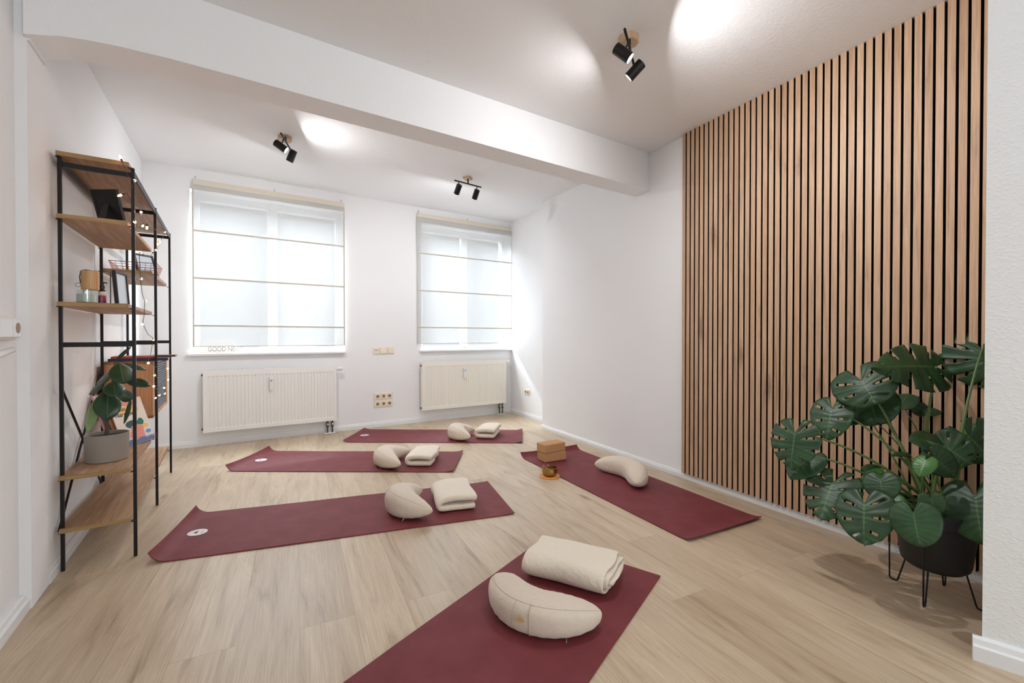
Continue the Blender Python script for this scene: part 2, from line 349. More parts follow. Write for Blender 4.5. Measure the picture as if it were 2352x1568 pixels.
# splayed pier at the right picture edge
bm = bmesh.new(); prism(bm, [(2.036, .545), (2.681, .285), (2.95, .285), (2.95, -1.3), (2.72, -1.3), (2.71, -1.19)], 0, CZ + .1)
struct(obj('wall_pier', bm, m_chip), 'white woodchip wall corner at the right edge')
bm = bmesh.new(); box(bm, 2.7, 3.05, -3.4, -1.2, 0, CZ + .1)
struct(obj('wall_side', bm, m_wall))
bm = bmesh.new()
for a in ((-3, 3.2, 0, .55), (-3, 3.2, 2.4, 2.75), (-3, -.9, .5, 2.45), (2.3, 3.2, .5, 2.45)): box(bm, a[0], a[1], -2.85, -2.6, a[2], a[3])  # opening invented for the fill lamp, no window known here
struct(obj('wall_front', bm, m_wall), 'white wall behind the camera with opening added for fill light')
# beam
A = Vector((-.878, 2.350)); B2 = Vector((2.70, 2.668)); ub = (B2 - A).normalized(); nb = Vector((-ub.y, ub.x))
prof = [(0, 2.222), (.05, 2.235), (.1, 2.25), (.18, 2.263), (.28, 2.273), (.45, 2.28), (.8, 2.282), (1.6, 2.28), (2.6, 2.278), ((B2 - A).length, 2.276)]
bm = bmesh.new(); rings = []
for (s, z) in prof:
    r = []
    for (d, zz) in ((0, z), (.176, z - .002), (.176, 2.72), (0, 2.72)):
        p = A + ub * s + nb * d; r.append(bm.verts.new((p.x, p.y, zz)))
    rings.append(r)
for a, b in zip(rings, rings[1:]):
    for k in range(4): bm.faces.new((a[k], a[(k + 1) % 4], b[(k + 1) % 4], b[k]))
bm.faces.new(rings[0]); bm.faces.new(rings[-1][::-1])
struct(obj('trim_1', bm, m_ceil), 'white ceiling beam crossing the room')
# thin caulk ledge where the beam meets the pilaster
bm = bmesh.new(); box(bm, .01, .022, -.2, -.012, 2.214, 2.228)
struct(obj('trim_2', bm, m_trim, None, PL(0, 0), ROTL, bevel=.003), 'white caulk line on top of the pilaster')
# baseboards with a stepped profile
def baseboard(name, pts, h=.06, th=.016, label=None):
    bm = bmesh.new(); pr = [(0, 0), (th, 0), (th, h * .62), (th * .72, h * .7), (th * .6, h * .92), (th * .35, h), (0, h)]; rings = []
    for i, p in enumerate(pts):
        p = Vector(p[:2]); d = [];
        if i: d.append((p - Vector(pts[i - 1][:2])).normalized())
        if i < len(pts) - 1: d.append((Vector(pts[i + 1][:2]) - p).normalized())
        ns = [Vector((v.y, -v.x)) for v in d]; n = ns[0] if len(ns) == 1 else (ns[0] + ns[1]).normalized() / max(.3, math.cos(ns[0].angle(ns[1]) / 2))
        rings.append([bm.verts.new((p.x + n.x * a, p.y + n.y * a, z)) for a, z in pr])
    for a, b in zip(rings, rings[1:]):
        for k in range(len(pr)): bm.faces.new((a[k], a[(k + 1) % len(pr)], b[(k + 1) % len(pr)], b[k]))
    bm.faces.new(rings[0]); bm.faces.new(rings[-1][::-1])
    return struct(obj(name, bm, m_trim), label)
cornerL = PB(-2.03, 0); cornerR = PB(1.99, 0)
baseboard('baseboard_left', [PL(-6, -.022), PL(-.2, -.022)], .062, .03, 'white baseboard at left foreground wall')
baseboard('baseboard_shelf', [PL(.0, 0), PL(2.85, 0)], label='white baseboard behind the shelf')
baseboard('baseboard_back', [PB(-2.05, 0), PB(1.99, 0)], label='white baseboard under the windows')
baseboard('baseboard_recess', [(2.862, 5.6), (2.862, 4.345)], label='white baseboard in far right recess')
baseboard('baseboard_right', [(2.682, 4.36), (2.682, .3)], .043, .017, 'white baseboard under the slat panel')
baseboard('baseboard_pier', [(2.028, .566), (2.71, -1.19)], .075, .024, 'white baseboard on the right edge wall')
# windows: white frame, sash, pane, handle, sill
for k, (u0, u1) in enumerate(WINS):
    w = bpy.data.objects.new('window_%d' % (k + 1), None); COL.objects.link(w); w.location = PB(0, 0); w.rotation_euler = (0, 0, ROTB)
    struct(w, ('white window behind the left blind', 'white window behind the right blind')[k])
    bm = bmesh.new(); y0, y1 = .14, .2; z0, z1 = SILL, HEAD; um = u0 + (u1 - u0) * .5
    for (a, b, c, d) in ((u0, u0 + .07, z0, z1), (u1 - .07, u1, z0, z1), (u0 + .07, u1 - .07, z0, z0 + .05), (u0 + .07, u1 - .07, z1 - .07, z1), (um - .045, um + .045, z0 + .05, z1 - .07)): box(bm, a, b, y0, y1, c, d)
    obj('window_frame', bm, m_trim, w, bevel=.004)
    obj('window_pane', BX(u0 + .06, u1 - .06, .168, .172, z0 + .04, z1 - .06), m_pane, w)
    bm = bmesh.new(); box(bm, um - .02, um + .02, .128, .14, z0 + .012, z0 + .03); obj('window_catch', bm, m_steel, w, bevel=.002)
    e0, e1 = ((u0 - .028, u1 - .005 + .005), (u0 - .035, u1 + .0))[k]
    bm = bmesh.new(); box(bm, e0, e1, -.045, -.0, SILL - .022, SILL); box(bm, u0 + .002, u1 - .002, -.001, .2, SILL - .021, SILL)
    obj('window_sill', bm, m_trim, w, bevel=.004)

# ------------------------------------------------------------------ acoustic slat panel
sp = thing('slat_panel', 'tall walnut slat wall panel on black felt behind the monstera', 'wall panel', (2.682, 1.45, .045))
bm = bmesh.new(); box(bm, -.008, -.0005, 0.30 - 1.45, 2.3045 - 1.45, 0, CZ - .046); obj('felt_backing', bm, m_felt, sp)
bm = bmesh.new(); y = SLAT_Y0 - .0005
while y > .32:
    box(bm, 2.650, 2.6735, y - .0282, y, .045, CZ - .0006); y -= PITCH_S
o = obj('slat_facing', bm, [m_slat, m_felt], sp); o.location = (-2.682, -1.45, -.045)
for p in o.data.polygons:
    if abs(p.normal.x) < .5: p.material_index = 1

# ------------------------------------------------------------------ roman blinds
def blind(label, u0, u1, z0, z1, zs):
    t = thing('roman_blind', label, 'blind', PB((u0 + u1) / 2, 0, z0), ROTB, 'white roman blinds')
    w = (u1 - u0) / 2; h = z1 - z0; bm = bmesh.new()
    nx, nz = 12, 40; g = [[None] * (nx + 1) for _ in range(nz + 1)]
    for i in range(nz + 1):
        for j in range(nx + 1):
            z = h * i / nz; x = -w + 2 * w * j / nx
            g[i][j] = bm.verts.new((x - (.006 * (1 - i / nz) if j == 0 else 0), -.03 + .002 * math.sin(x * 7 + z * 3), z))
    for i in range(nz):
        for j in range(nx): bm.faces.new((g[i][j], g[i][j + 1], g[i + 1][j + 1], g[i + 1][j]))
    obj('fabric', bm, m_blind, t, smooth=True)
    bm = bmesh.new(); box(bm, -w, w, -.037, -.024, h - .052, h); obj('header_tape', bm, m_head, t, bevel=.003)
    for z in [z1 - .088] + zs:
        obj('batten', BX(-w, w, -.0365, -.0325, z - z0 - .008, z - z0 + .008), m_batten, t, bevel=.0015)
    for s in (-1, 1): obj('side_hem', BX(s * w - .006, s * w + .006, -.0345, -.027, 0, h - .05), m_batten, t)
    obj('bottom_hem', BX(-w - .004, w, -.035, -.028, 0, .007), m_batten, t)
    for x in (-w + .02, 0, w - .03): obj('hook', TB([(x, -.005, h + .022), (x, -.02, h + .03), (x, -.028, h + .018), (x, -.028, h - .004)], .0025, 6), m_steel, t)
blind('wide white roman blind drawn down on the left window', -1.668, -.282, .972, 2.588, [2.094, 1.637, 1.177])
blind('narrower white roman blind drawn down on the right window', .585, 1.984, .984, 2.614, [2.114, 1.65, 1.19])

# ------------------------------------------------------------------ radiators
def radiator(label, u0, u1, z0, z1, mat):
    t = thing('radiator', label, 'radiator', PB((u0 + u1) / 2, 0, z0), ROTB, 'panel radiators under the windows')
    w = (u1 - u0) / 2; h = z1 - z0; n = int(2 * w / .0335); bm = bmesh.new(); yf, yb = -.105, -.04
    # ribbed front sheet: flat rims, ribs between
    xs = [-w, -w + .02]; p = (2 * w - .05) / n
    for i in range(n):
        x = -w + .025 + i * p; xs += [x + .002, x + p * .3, x + p * .45, x + p * .8, x + p * .98]
    xs += [w - .02, w]
    def dep(i, z):
        if i < 2 or i >= len(xs) - 2 or z < .04 or z > h - .055: return yf
        k = (i - 2) % 5; return yf + (.006 if k in (2, 3) else 0)
    zs = [0, .037, .046, h - .06, h - .05, h]
    g = [[bm.verts.new((x, dep(i, z), z)) for i, x in enumerate(xs)] for z in zs]
    for a, b in zip(g, g[1:]):
        for i in range(len(xs) - 1): bm.faces.new((a[i], a[i + 1], b[i + 1], b[i]))
    fr = list(g[0]) + [r[-1] for r in g[1:]] + list(reversed(g[-1][:-1])) + [r[0] for r in reversed(g[1:-1])]
    bk = [bm.verts.new((v.co.x, yb, v.co.z)) for v in fr]
    for i in range(len(fr)): j = (i + 1) % len(fr); bm.faces.new((fr[i], bk[i], bk[j], fr[j]))
    bm.faces.new(bk)
    obj('radiator_panel', bm, mat, t)
    for sg in (-1, 1): obj('side_cover', BX(sg * w - .0035, sg * w + .0035, -.103, -.042, .0, h + .002), mat, t, bevel=.002)
    bm = bmesh.new()
    for i in range(int(2 * w / .03)): box(bm, -w + .012 + i * .03, -w + .032 + i * .03, -.098, -.046, h - .002, h + .003)
    box(bm, -w, w, -.1045, -.099, h - .004, h + .004); box(bm, -w, w, -.047, -.0415, h - .004, h + .004); obj('top_grille', bm, mat, t)
    Mx = Matrix.Translation((w + .003, -.07, h - .025)) @ Matrix.Rotation(R(90), 4, 'Y')
    obj('thermostat_valve', LT([(0, 0), (.012, 0), (.012, .012), (.019, .016), (.021, .03), (.021, .062), (.017, .07), (0, .07)], 20, Mx), m_whitep, t, smooth=True, bevel=.002)
    bm = bmesh.new(); x = -.03; box(bm, x - .017, x + .017, -.132, -.104, h - .215, h - .085); mt = obj('heat_meter', bm, m_whitep, t, bevel=.004)
    bm = bmesh.new(); box(bm, x - .011, x + .011, -.1335, -.1315, h - .118, h - .112); box(bm, x - .003, x + .003, -.1335, -.1315, h - .13, h - .124); obj('meter_display', bm, m_blackp, mt)
    for i, x in enumerate((w - .085, w - .035)):
        bm = bmesh.new(); lathe(bm, [(0, -z0 + .003), (.0085, -z0 + .003), (.0085, -.075), (.013, -.075), (.013, -.05), (.016, -.048), (.016, -.026), (.01, -.024), (.01, .002), (0, .002)], 14, Matrix.Translation((x, -.07, 0)))
        pp = obj('supply_pipe', bm, m_pipe, t, smooth=True, bevel=.001)
        obj('valve_cap', LT([(0, 0), (.009, 0), (.009, .012), (0, .012)], 14, Matrix.Translation((x, -.085, -.037)) @ Matrix.Rotation(R(90), 4, 'X')), m_whitep, pp)
    bm = bmesh.new(); prism(bm, [(w - .06 + .062 * math.cos(a * math.pi / 12) , -.07 + .03 * math.sin(a * math.pi / 12)) for a in range(24)], -z0 + .0005, -z0 + .009); obj('pipe_collar', bm, m_whitep, t, bevel=.003)
    for z in (.03, h - .04): obj('end_plug', LT([(0, 0), (.011, 0), (.011, .012), (0, .012)], 12, Matrix.Translation((-w - .003, -.07, z)) @ Matrix.Rotation(R(-90), 4, 'Y')), m_dark, t)
radiator('white ribbed panel radiator below the wide left blind', -1.592, -.386, .143, .738, m_enamel)
radiator('cream ribbed panel radiator below the narrower right blind', .622, 1.838, .156, .752, m_enamel2)

# ------------------------------------------------------------------ switches and sockets
def socket_strip(label, loc, rz, n, pitch=.071, cat='socket', h=.082, group=None, mat=None, name='socket_strip'):
    mat = mat or m_cream
    t = thing(name, label, cat, loc, rz, group); w = n * pitch / 2 + .006
    obj('faceplate', BX(-w, w, -.009, 0, -h / 2, h / 2), mat, t, bevel=.003)
    for i in range(n):
        x = (i - (n - 1) / 2) * pitch
        ins = obj('socket_insert', BX(x - .027, x + .027, -.0135, -.009, -.027, .027), mat, t, bevel=.002)
        Mx = Matrix.Translation((x, -.0137, 0)) @ Matrix.Rotation(R(90), 4, 'X')
        obj('socket_well_shade', LT([(0, 0), (.0185, 0), (.0185, .0008), (0, .0008)], 24, Mx), m_brown, ins)  # flat disc coloured like the shaded inside of a well
        bm = bmesh.new()
        for dx in (-.0095, .0095): lathe(bm, [(0, 0), (.0028, 0), (.0028, .0012), (0, .0012)], 10, Matrix.Translation((x + dx, -.0143, 0)) @ Matrix.Rotation(R(90), 4, 'X'))
        obj('pin_hole', bm, m_blackp, ins)
    return t
socket_strip('cream triple socket strip between the radiators, the upper one', PB(.168, 0, .362), ROTB, 3, group='triple socket strips')
socket_strip('cream triple socket strip between the radiators, the lower one', PB(.168, 0, .272), ROTB, 3, group='triple socket strips')
socket_strip('small cream double socket on the right wall beside the radiator', (2.862, 5.02, .34), R(-90), 2, .062, h=.075)
def switch(label, u, kind, cat):
    t = thing('light_switch' if kind else 'antenna_socket', label, cat, PB(u, 0, .905), ROTB)
    obj('faceplate', BX(-.042, .042, -.008, 0, -.042, .042), m_cream, t, bevel=.003)
    if kind:
        bm = bmesh.new(); box(bm, -.0315, .0315, -.0145, -.008, -.0315, .0315)
        for v in bm.verts:
            if v.co.y < -.01 and v.co.z > 0: v.co.y += .004 * (1 if kind == 1 else -.3)
        obj('rocker', bm, m_cream, t, bevel=.002)
    else:
        i = obj('socket_insert', BX(-.029, .029, -.012, -.008, -.029, .029), m_cream, t, bevel=.002)
        bm = bmesh.new()
        for x in (-.014, 0, .014): box(bm, x - .004, x + .004, -.0128, -.0118, .004 - abs(x) * .2, .012)
        obj('plug_slot', bm, m_dark, i)
switch('square cream wall socket with dark slots, left of two switches', .082, 0, 'socket')
switch('square cream light switch between wall socket and another switch', .17, 1, 'light switch')
switch('rightmost cream light switch of the row between the windows', .258, 2, 'light switch')
# left foreground wall: switch-and-socket strip, white lever below
t = thing('switch_strip', 'white switch and socket strip at the left photo edge', 'switch', PL(-.48, -.022, 1.096), ROTL + R(90))
obj('faceplate', BX(-.22, .22, -.014, 0, -.045, .043), m_cream, t, bevel=.004)
for i in range(3): obj('rocker', BX(-.2 + i * .118, -.095 + i * .118, -.03, -.012, -.036, .034), m_whitep, t, bevel=.004)
ins = obj('socket_insert', BX(.155, .214, -.03, -.012, -.036, .034), m_whitep, t, bevel=.004)
obj('socket_well_shade', LT([(0, 0), (.02, 0), (.02, .001), (0, .001)], 24, Matrix.Translation((.186, -.030, 0)) @ Matrix.Rotation(R(90), 4, 'X')), m_brown, ins)  # flat disc, well shade put into its colour
t = thing('lever_handle', 'white rounded lever below the switch strip at left photo edge', 'lever', PL(-.59, -.022, .995), ROTL + R(90))
obj('lever_arm', TB([(-.1, -.05, -.005), (0, -.05, 0), (.1, -.048, .012), (.19, -.045, .022), (.2, -.045, .023)], [.012, .012, .0115, .01, .004], 14), m_whitep, t, smooth=True)
obj('lever_base', LT([(0, 0), (.022, 0), (.022, .008), (.009, .01), (.009, .05), (0, .05)], 18, Matrix.Translation((-.1, 0, -.005)) @ Matrix.Rotation(R(90), 4, 'X')), m_whitep, t, smooth=True)

# ------------------------------------------------------------------ yoga mats
def lotus(bm, r, z, cx=0, cy=0, petals=5, fan=120, wd=.24, M4=None):
    for k in range(petals):
        a = R(90 + (k - (petals - 1) / 2) * fan / (petals - 1)); l = r * (1.25 if k == petals // 2 else 1 - .08 * abs(k - petals // 2)); d = Vector((math.cos(a), math.sin(a))); n = Vector((-d.y, d.x)); b = Vector((cx, cy - r * .45)) + d * r * .25
        pts = [b, b + d * l * .45 + n * r * wd, b + d * l * .8 + n * r * wd * .75, b + d * l * 1.1, b + d * l * .8 - n * r * wd * .75, b + d * l * .45 - n * r * wd]
        vs = [bm.verts.new((p.x, p.y, z)) for p in pts]
        if M4 is not None:
            for v in vs: v.co = M4 @ v.co
        bm.faces.new(vs)
def yoga_mat(label, c, ang, curl0, curl1, logo=True):
    t = thing('yoga_mat', label, 'yoga mat', (c[0], c[1], 0), R(ang), 'burgundy yoga mats'); LN, WD, TH = 1.83, .61, .005
    bm = bmesh.new(); nx, ny = 96, 16; top, bot = [], []
    for i in range(nx + 1):
        x = -LN / 2 + LN * i / nx; rt, rb = [], []
        for j in range(ny + 1):
            y = -WD / 2 + WD * j / ny; e = 0; xx = x
            for (cur, s) in ((curl0, -1), (curl1, 1)):
                dd = s * x - (LN / 2 - .10)
                if cur and dd > 0:
                    q = dd / .10; k = cur * (.75 + .25 * (2 * j / ny - 1) ** 2); e += k * q ** 2.2; xx -= s * k * .35 * q ** 3
            z = .0012 + e + .0006 * math.sin(x * 9 + y * 5)
            rb.append(bm.verts.new((xx, y, max(z, .0006)))); rt.append(bm.verts.new((xx, y, max(z, .0006) + TH)))
        top.append(rt); bot.append(rb)
    for i in range(nx):
        for j in range(ny):
            bm.faces.new((top[i][j], top[i + 1][j], top[i + 1][j + 1], top[i][j + 1])); bm.faces.new((bot[i][j], bot[i][j + 1], bot[i + 1][j + 1], bot[i + 1][j]))
        for j in (0, ny): bm.faces.new((top[i][j], bot[i][j], bot[i + 1][j], top[i + 1][j]))
    for j in range(ny):
        for i in (0, nx): bm.faces.new((top[i][j], top[i][j + 1], bot[i][j + 1], bot[i][j]))
    s = obj('mat_sheet', bm, m_mat, t, smooth=True); s.data.set_sharp_from_angle(angle=R(50))
    if logo:
        z = .0078; x0 = -.795
        bm = bmesh.new(); prism(bm, [(x0 + .046 * math.cos(a * math.pi / 24), .043 * math.sin(a * math.pi / 24)) for a in range(48)], z - .001, z)
        lg = obj('logo_patch', bm, m_white, t)
        Mx = Matrix.Translation((x0 - .004, 0, 0)) @ Matrix.Rotation(R(90), 4, 'Z')
        bm = bmesh.new(); lotus(bm, .0165, z + .0004, 0, 0, 5, 130, .26, Mx); obj('logo_lotus', bm, m_purple, lg)
        bm = bmesh.new()
        for k in range(6): box(bm, x0 + .02, x0 + .0235, -.021 + k * .0072, -.0165 + k * .0072, z, z + .0004)
        obj('logo_lettering', bm, m_greyp, lg)
    return t
yoga_mat('burgundy yoga mat with logo in front of the shelf, nearest of the three at left', (.367, 2.743), -9.07, .05, .006)
yoga_mat('burgundy yoga mat with logo, middle one of the three at left', (.521, 3.938), -28.35, .05, .016)
yoga_mat('burgundy yoga mat with logo farthest back, under the right radiator', (1.466, 4.517), -28.8, .02, .02)
yoga_mat('burgundy yoga mat along the right wall, carrying the cork blocks', (2.158, 2.475), 90.0, .014, .04, False)
yoga_mat('burgundy yoga mat in the foreground, cut off by the bottom edge', (.52, 1.254), 26.9, 0, 0, False)

# ------------------------------------------------------------------ crescent cushions
def cushion(label, e0, e1, sag, wmax, hmax, z0=.0068, detail=False, blunt=False, seed=0):
    e0, e1 = Vector(e0), Vector(e1); mid = (e0 + e1) / 2; ang = math.atan2(e1.y - e0.y, e1.x - e0.x); LN = (e1 - e0).length
    t = thing('meditation_cushion', label, 'cushion', (mid.x, mid.y, z0), ang, 'crescent meditation cushions')
    nt, na = 56, 32; bm = bmesh.new(); rings = []
    def cen(s): return Vector((s * LN / 2, -sag * (1 - s * s)))
    def wid(s): return wmax * (max(0, 1 - abs(s) ** 3.6) ** .5 if blunt else max(0, 1 - abs(s) ** 2.2) ** .6)
    def hei(s): return hmax * (max(0, 1 - abs(s) ** 5.0) ** .55 * (1 - .25 * s * s) if blunt else max(0, 1 - abs(s) ** 3.0) ** .55 * (1 - .25 * s * s))
    def pt(s, a):
        c_ = cen(s); dv = Vector((LN / 2, 2 * sag * s)).normalized(); n = Vector((dv.y, -dv.x))
        w, h = wid(s), hei(s); ca, sa = math.cos(a), math.sin(a)
        x = math.copysign(abs(ca) ** .8, ca) * w; z = math.copysign(abs(sa) ** .75, sa) * .5 * h
        pk = 1 + .018 * math.sin(s * 46 + seed) * (1 if .2 < abs(sa) < .95 else .3) + .03 * mnoise.noise(Vector((s * 3 + seed, math.cos(a) * 1.5, math.sin(a) * 1.5)))
        zz = max(z * pk + .5 * hmax * (.93 - .25 * s * s), .0015)
        q = c_ + n * (x * pk); return Vector((q.x, q.y, zz))
    ss = [math.sin((i / nt - .5) * math.pi) * .9985 for i in range(nt + 1)]
    for s in ss: rings.append([bm.verts.new(pt(s, 2 * math.pi * k / na)) for k in range(na)])
    for a, b in zip(rings, rings[1:]):
        for k in range(na): bm.faces.new((a[k], a[(k + 1) % na], b[(k + 1) % na], b[k]))
    bm.faces.new(rings[0][::-1]); bm.faces.new(rings[-1])
    obj('cushion_cover', bm, m_cotton, t, smooth=True, subsurf=1)
    for ag in (52, -28): obj('edge_seam', TB([pt(s, R(ag)) for s in ss[6:-6]], .0009, 6), m_seam, t, smooth=True)
    s0 = .05
    for s in ((s0 - .1, s0 + .1) if detail else (-.05,)): obj('cross_seam', TB([pt(s, R(a)) for a in range(-40, 60, 6)], .0012, 6), m_seam, t, smooth=True)
    s1 = .55; p = pt(s1, R(-42)); obj('zip_pull', TB([(p.x, p.y + .004, .016), (p.x + .002, p.y - .004, .010), (p.x + .004, p.y - .008, .0025)], .0017, 6), m_steel, t)
    if detail:
        p = pt(s0, R(3)); p2 = pt(s0 + .02, R(3)); up = (pt(s0, R(20)) - p).normalized(); xx = (p2 - p).normalized(); nn = xx.cross(up).normalized()
        if nn.y > 0: nn = -nn
        Mx = frame_to(p + nn * .0035, up.cross(xx) if (up.cross(xx)).dot(nn) > 0 else xx.cross(up), xx)
        bm = bmesh.new(); lotus(bm, .02, 0, 0, 0, 7, 125, .085, Mx); obj('embroidered_lotus', bm, m_gold, t, solid=.001)
    return t
cushion('large crescent cushion with gold lotus in the foreground', (.819, 1.646), (1.029, 1.261), .154, .081, .13, detail=True, blunt=True, seed=1)
cushion('crescent cushion on the mat nearest the shelf, left of its blanket', (.807, 2.821), (.755, 2.427), .164, .089, .16, seed=2)
cushion('crescent cushion on the middle left mat, left of its blanket', (.987, 3.831), (.811, 3.446), .173, .088, .152, seed=3)
cushion('crescent cushion on the farthest mat, left of its blanket', (1.837, 4.40), (1.66, 4.071), .17, .089, .16, seed=4)
cushion('crescent cushion on the right wall mat, no blanket beside it', (2.14, 2.247), (2.19, 2.76), .14, .084, .148, blunt=True, seed=5)

# ------------------------------------------------------------------ folded blankets
def ribbon(path, th, ln, jit, seed, ny=14, stag=0):
    P = [Vector((x, z)) for x, z in path]; sub = []
    for a, b in zip(P, P[1:]):
        n = max(1, int((b - a).length / .018))
        sub += [a.lerp(b, i / n) for i in range(n)]
    sub.append(P[-1])
    for _ in range(2): sub = [sub[0]] + [(sub[i - 1] + sub[i] * 2 + sub[i + 1]) / 4 for i in range(1, len(sub) - 1)] + [sub[-1]]
    bm = bmesh.new(); G = []
    for j in range(ny + 1):
        f = j / ny; y = -ln / 2 + ln * f; row = []
        for i, p in enumerate(sub):
            tn = (sub[min(i + 1, len(sub) - 1)] - sub[max(i - 1, 0)]).normalized(); n = Vector((-tn.y, tn.x))
            nz = mnoise.noise(Vector((p.x * 9 + seed, y * 7, p.y * 20))) * jit; sh = mnoise.noise(Vector((i * .13 + seed, f * 2, 3))) * jit * 2.2
            ed = (.02 * mnoise.noise(Vector((i * .12, seed, 1)))) * (1 if f > .97 or f < .03 else 0)
            for s in (-1, 1):
                q = p + n * (th / 2 * s * (1 - .25 * (abs(2 * f - 1) ** 6))); row.append((q.x + sh, y + ed, max(.001, q.y + nz * (q.y / .1))))
        if j == 0: row = [(x_, y_ - stag * (k // 2) / len(sub) * (.75 + .5 * mnoise.noise(Vector((k * .02, seed, 5)))), z_) for k, (x_, y_, z_) in enumerate(row)]
        G.append([bm.verts.new(c_) for c_ in row])
    m = len(sub)
    for a, b in zip(G, G[1:]):
        for i in range(m - 1):
            bm.faces.new((a[2 * i], a[2 * i + 2], b[2 * i + 2], b[2 * i])); bm.faces.new((a[2 * i + 1], b[2 * i + 1], b[2 * i + 3], a[2 * i + 3]))
        for i in (0, m - 1): bm.faces.new((a[2 * i], b[2 * i], b[2 * i + 1], a[2 * i + 1]))
    for g in (G[0], G[-1]):
        for i in range(m - 1): bm.faces.new((g[2 * i], g[2 * i + 1], g[2 * i + 3], g[2 * i + 2]))
    return bm
def cpath(w, th, gap):        # one fold, open on the right
    r = th / 2 + gap / 2; zb = th / 2 + .001; zt = zb + 2 * r; x0 = -w / 2 + th * .5 + r * .8
    pts = [(w / 2 - .012, zb), (0, zb), (x0, zb)] + [(x0 - r * math.sin(R(a)), zb + r - r * math.cos(R(a))) for a in range(20, 180, 20)] + [(x0, zt), (0, zt + .006), (w / 2 - .02, zt + .004), (w / 2 - .004, zt - .006)]
    return pts
def spath(w, th, layers):     # rolled-in folds seen as a spiral
    pts = []; zb = th / 2 + .001; n = layers
    lo, hi = zb, zb + (2 * n - 1) * th * 1.12; xl, xr = -w / 2 + th, w / 2 - th
    for k in range(n):
        r = (hi - lo) / 2; zc = (hi + lo) / 2; rr = min(r, .045)
        pts += [(xr - rr, lo), (xl + rr, lo)] + [(xl + rr - rr * math.sin(R(a)), zc - r * math.cos(R(a))) for a in range(25, 180, 25)] + [(xl + rr, hi), (xr - rr, hi)]
        if k < n - 1: pts += [(xr - rr + rr * math.sin(R(a)), zc + r * .5 * 0 + (r) * math.cos(R(a)) + th * .55 * (a / 180)) for a in range(25, 180, 25)]
        lo += th * 1.12; hi -= th * 1.12; xl += th * 1.1; xr -= th * 1.1
    return pts
def blanket(label, p, ang, w, ln, path, th, jit, seed, stag=0):
    t = tag(obj('folded_blanket', ribbon(path, th, ln, jit, seed, 14, stag), m_fleece, None, (p[0], p[1], .0072), R(ang), smooth=True, subsurf=2), label, 'blanket', 'folded cream blankets')
    return t
def center(fl, ang, w, ln): a = R(ang); return (fl[0] + math.cos(a) * w / 2 - math.sin(a) * ln / 2, fl[1] + math.sin(a) * w / 2 + math.cos(a) * ln / 2)
blanket('folded cream blanket on the mat nearest the shelf', center((.805, 2.505), -11.5, .25, .36), -11.5, .25, .36, cpath(.25, .042, .006), .042, .008, 3)
blanket('folded cream blanket on the middle left mat', center((.862, 3.545), -29, .235, .35), -29, .235, .35, cpath(.235, .044, .005), .044, .008, 8)
blanket('folded cream blanket on the farthest mat', center((1.752, 4.205), -38, .225, .34), -38, .225, .34, cpath(.225, .050, .005), .050, .005, 12)
blanket('folded cream blanket behind the foreground cushion, rolled edge facing right', (1.128, 1.585), 35.4, .29, .36, spath(.29, .0165, 3), .0165, .006, 21, .055)

# ------------------------------------------------------------------ cork blocks, singing bowl
def cork(label, x, y, z, a):
    o = obj('yoga_block', BX(-.11, .11, -.0625, .0625, 0, .0755), m_cork, None, (x, y, z), R(a), bevel=.008, seg=3); tag(o, label, 'yoga block', 'cork yoga blocks')
cork('brown cork yoga block lying on the right mat, lower of two', 2.05, 3.172, .0068, -1)
cork('brown cork yoga block stacked on top of the other', 2.042, 3.170, .0826, 5)
bx, by = 1.795, 2.805
tag(obj('felt_coaster', LT([(0, .0005), (.074, .0005), (.077, .004), (.074, .009), (.055, .0085), (.045, .006), (0, .006)], 40), m_orange, None, (bx, by, 0), 0, smooth=True), 'round orange felt coaster under the singing bowl', 'coaster')
tag(obj('singing_bowl', LT([(0, 0), (.035, 0), (.05, .01), (.059, .028), (.06, .045), (.0575, .062), (.0585, .065), (.0555, .066), (.0545, .062), (.056, .044), (.054, .028), (.046, .013), (.03, .006), (0, .006)], 40), m_brass, None, (bx, by, .0066), 0, smooth=True), 'hammered brass singing bowl on orange coaster by right mat', 'singing bowl')
p0 = Vector((bx + .035, by - .005, .025)); p1 = Vector((bx - .052, by + .018, .083)); dv = p1 - p0
tag(obj('mallet', LT([(0, 0), (.006, .001), (.0065, dv.length * .5), (.009, dv.length * .6), (.0105, dv.length * .9), (.009, dv.length * .98), (0, dv.length)], 16, frame_to(p0, dv)), m_stick, smooth=True), 'small wooden mallet leaning in the singing bowl', 'mallet')

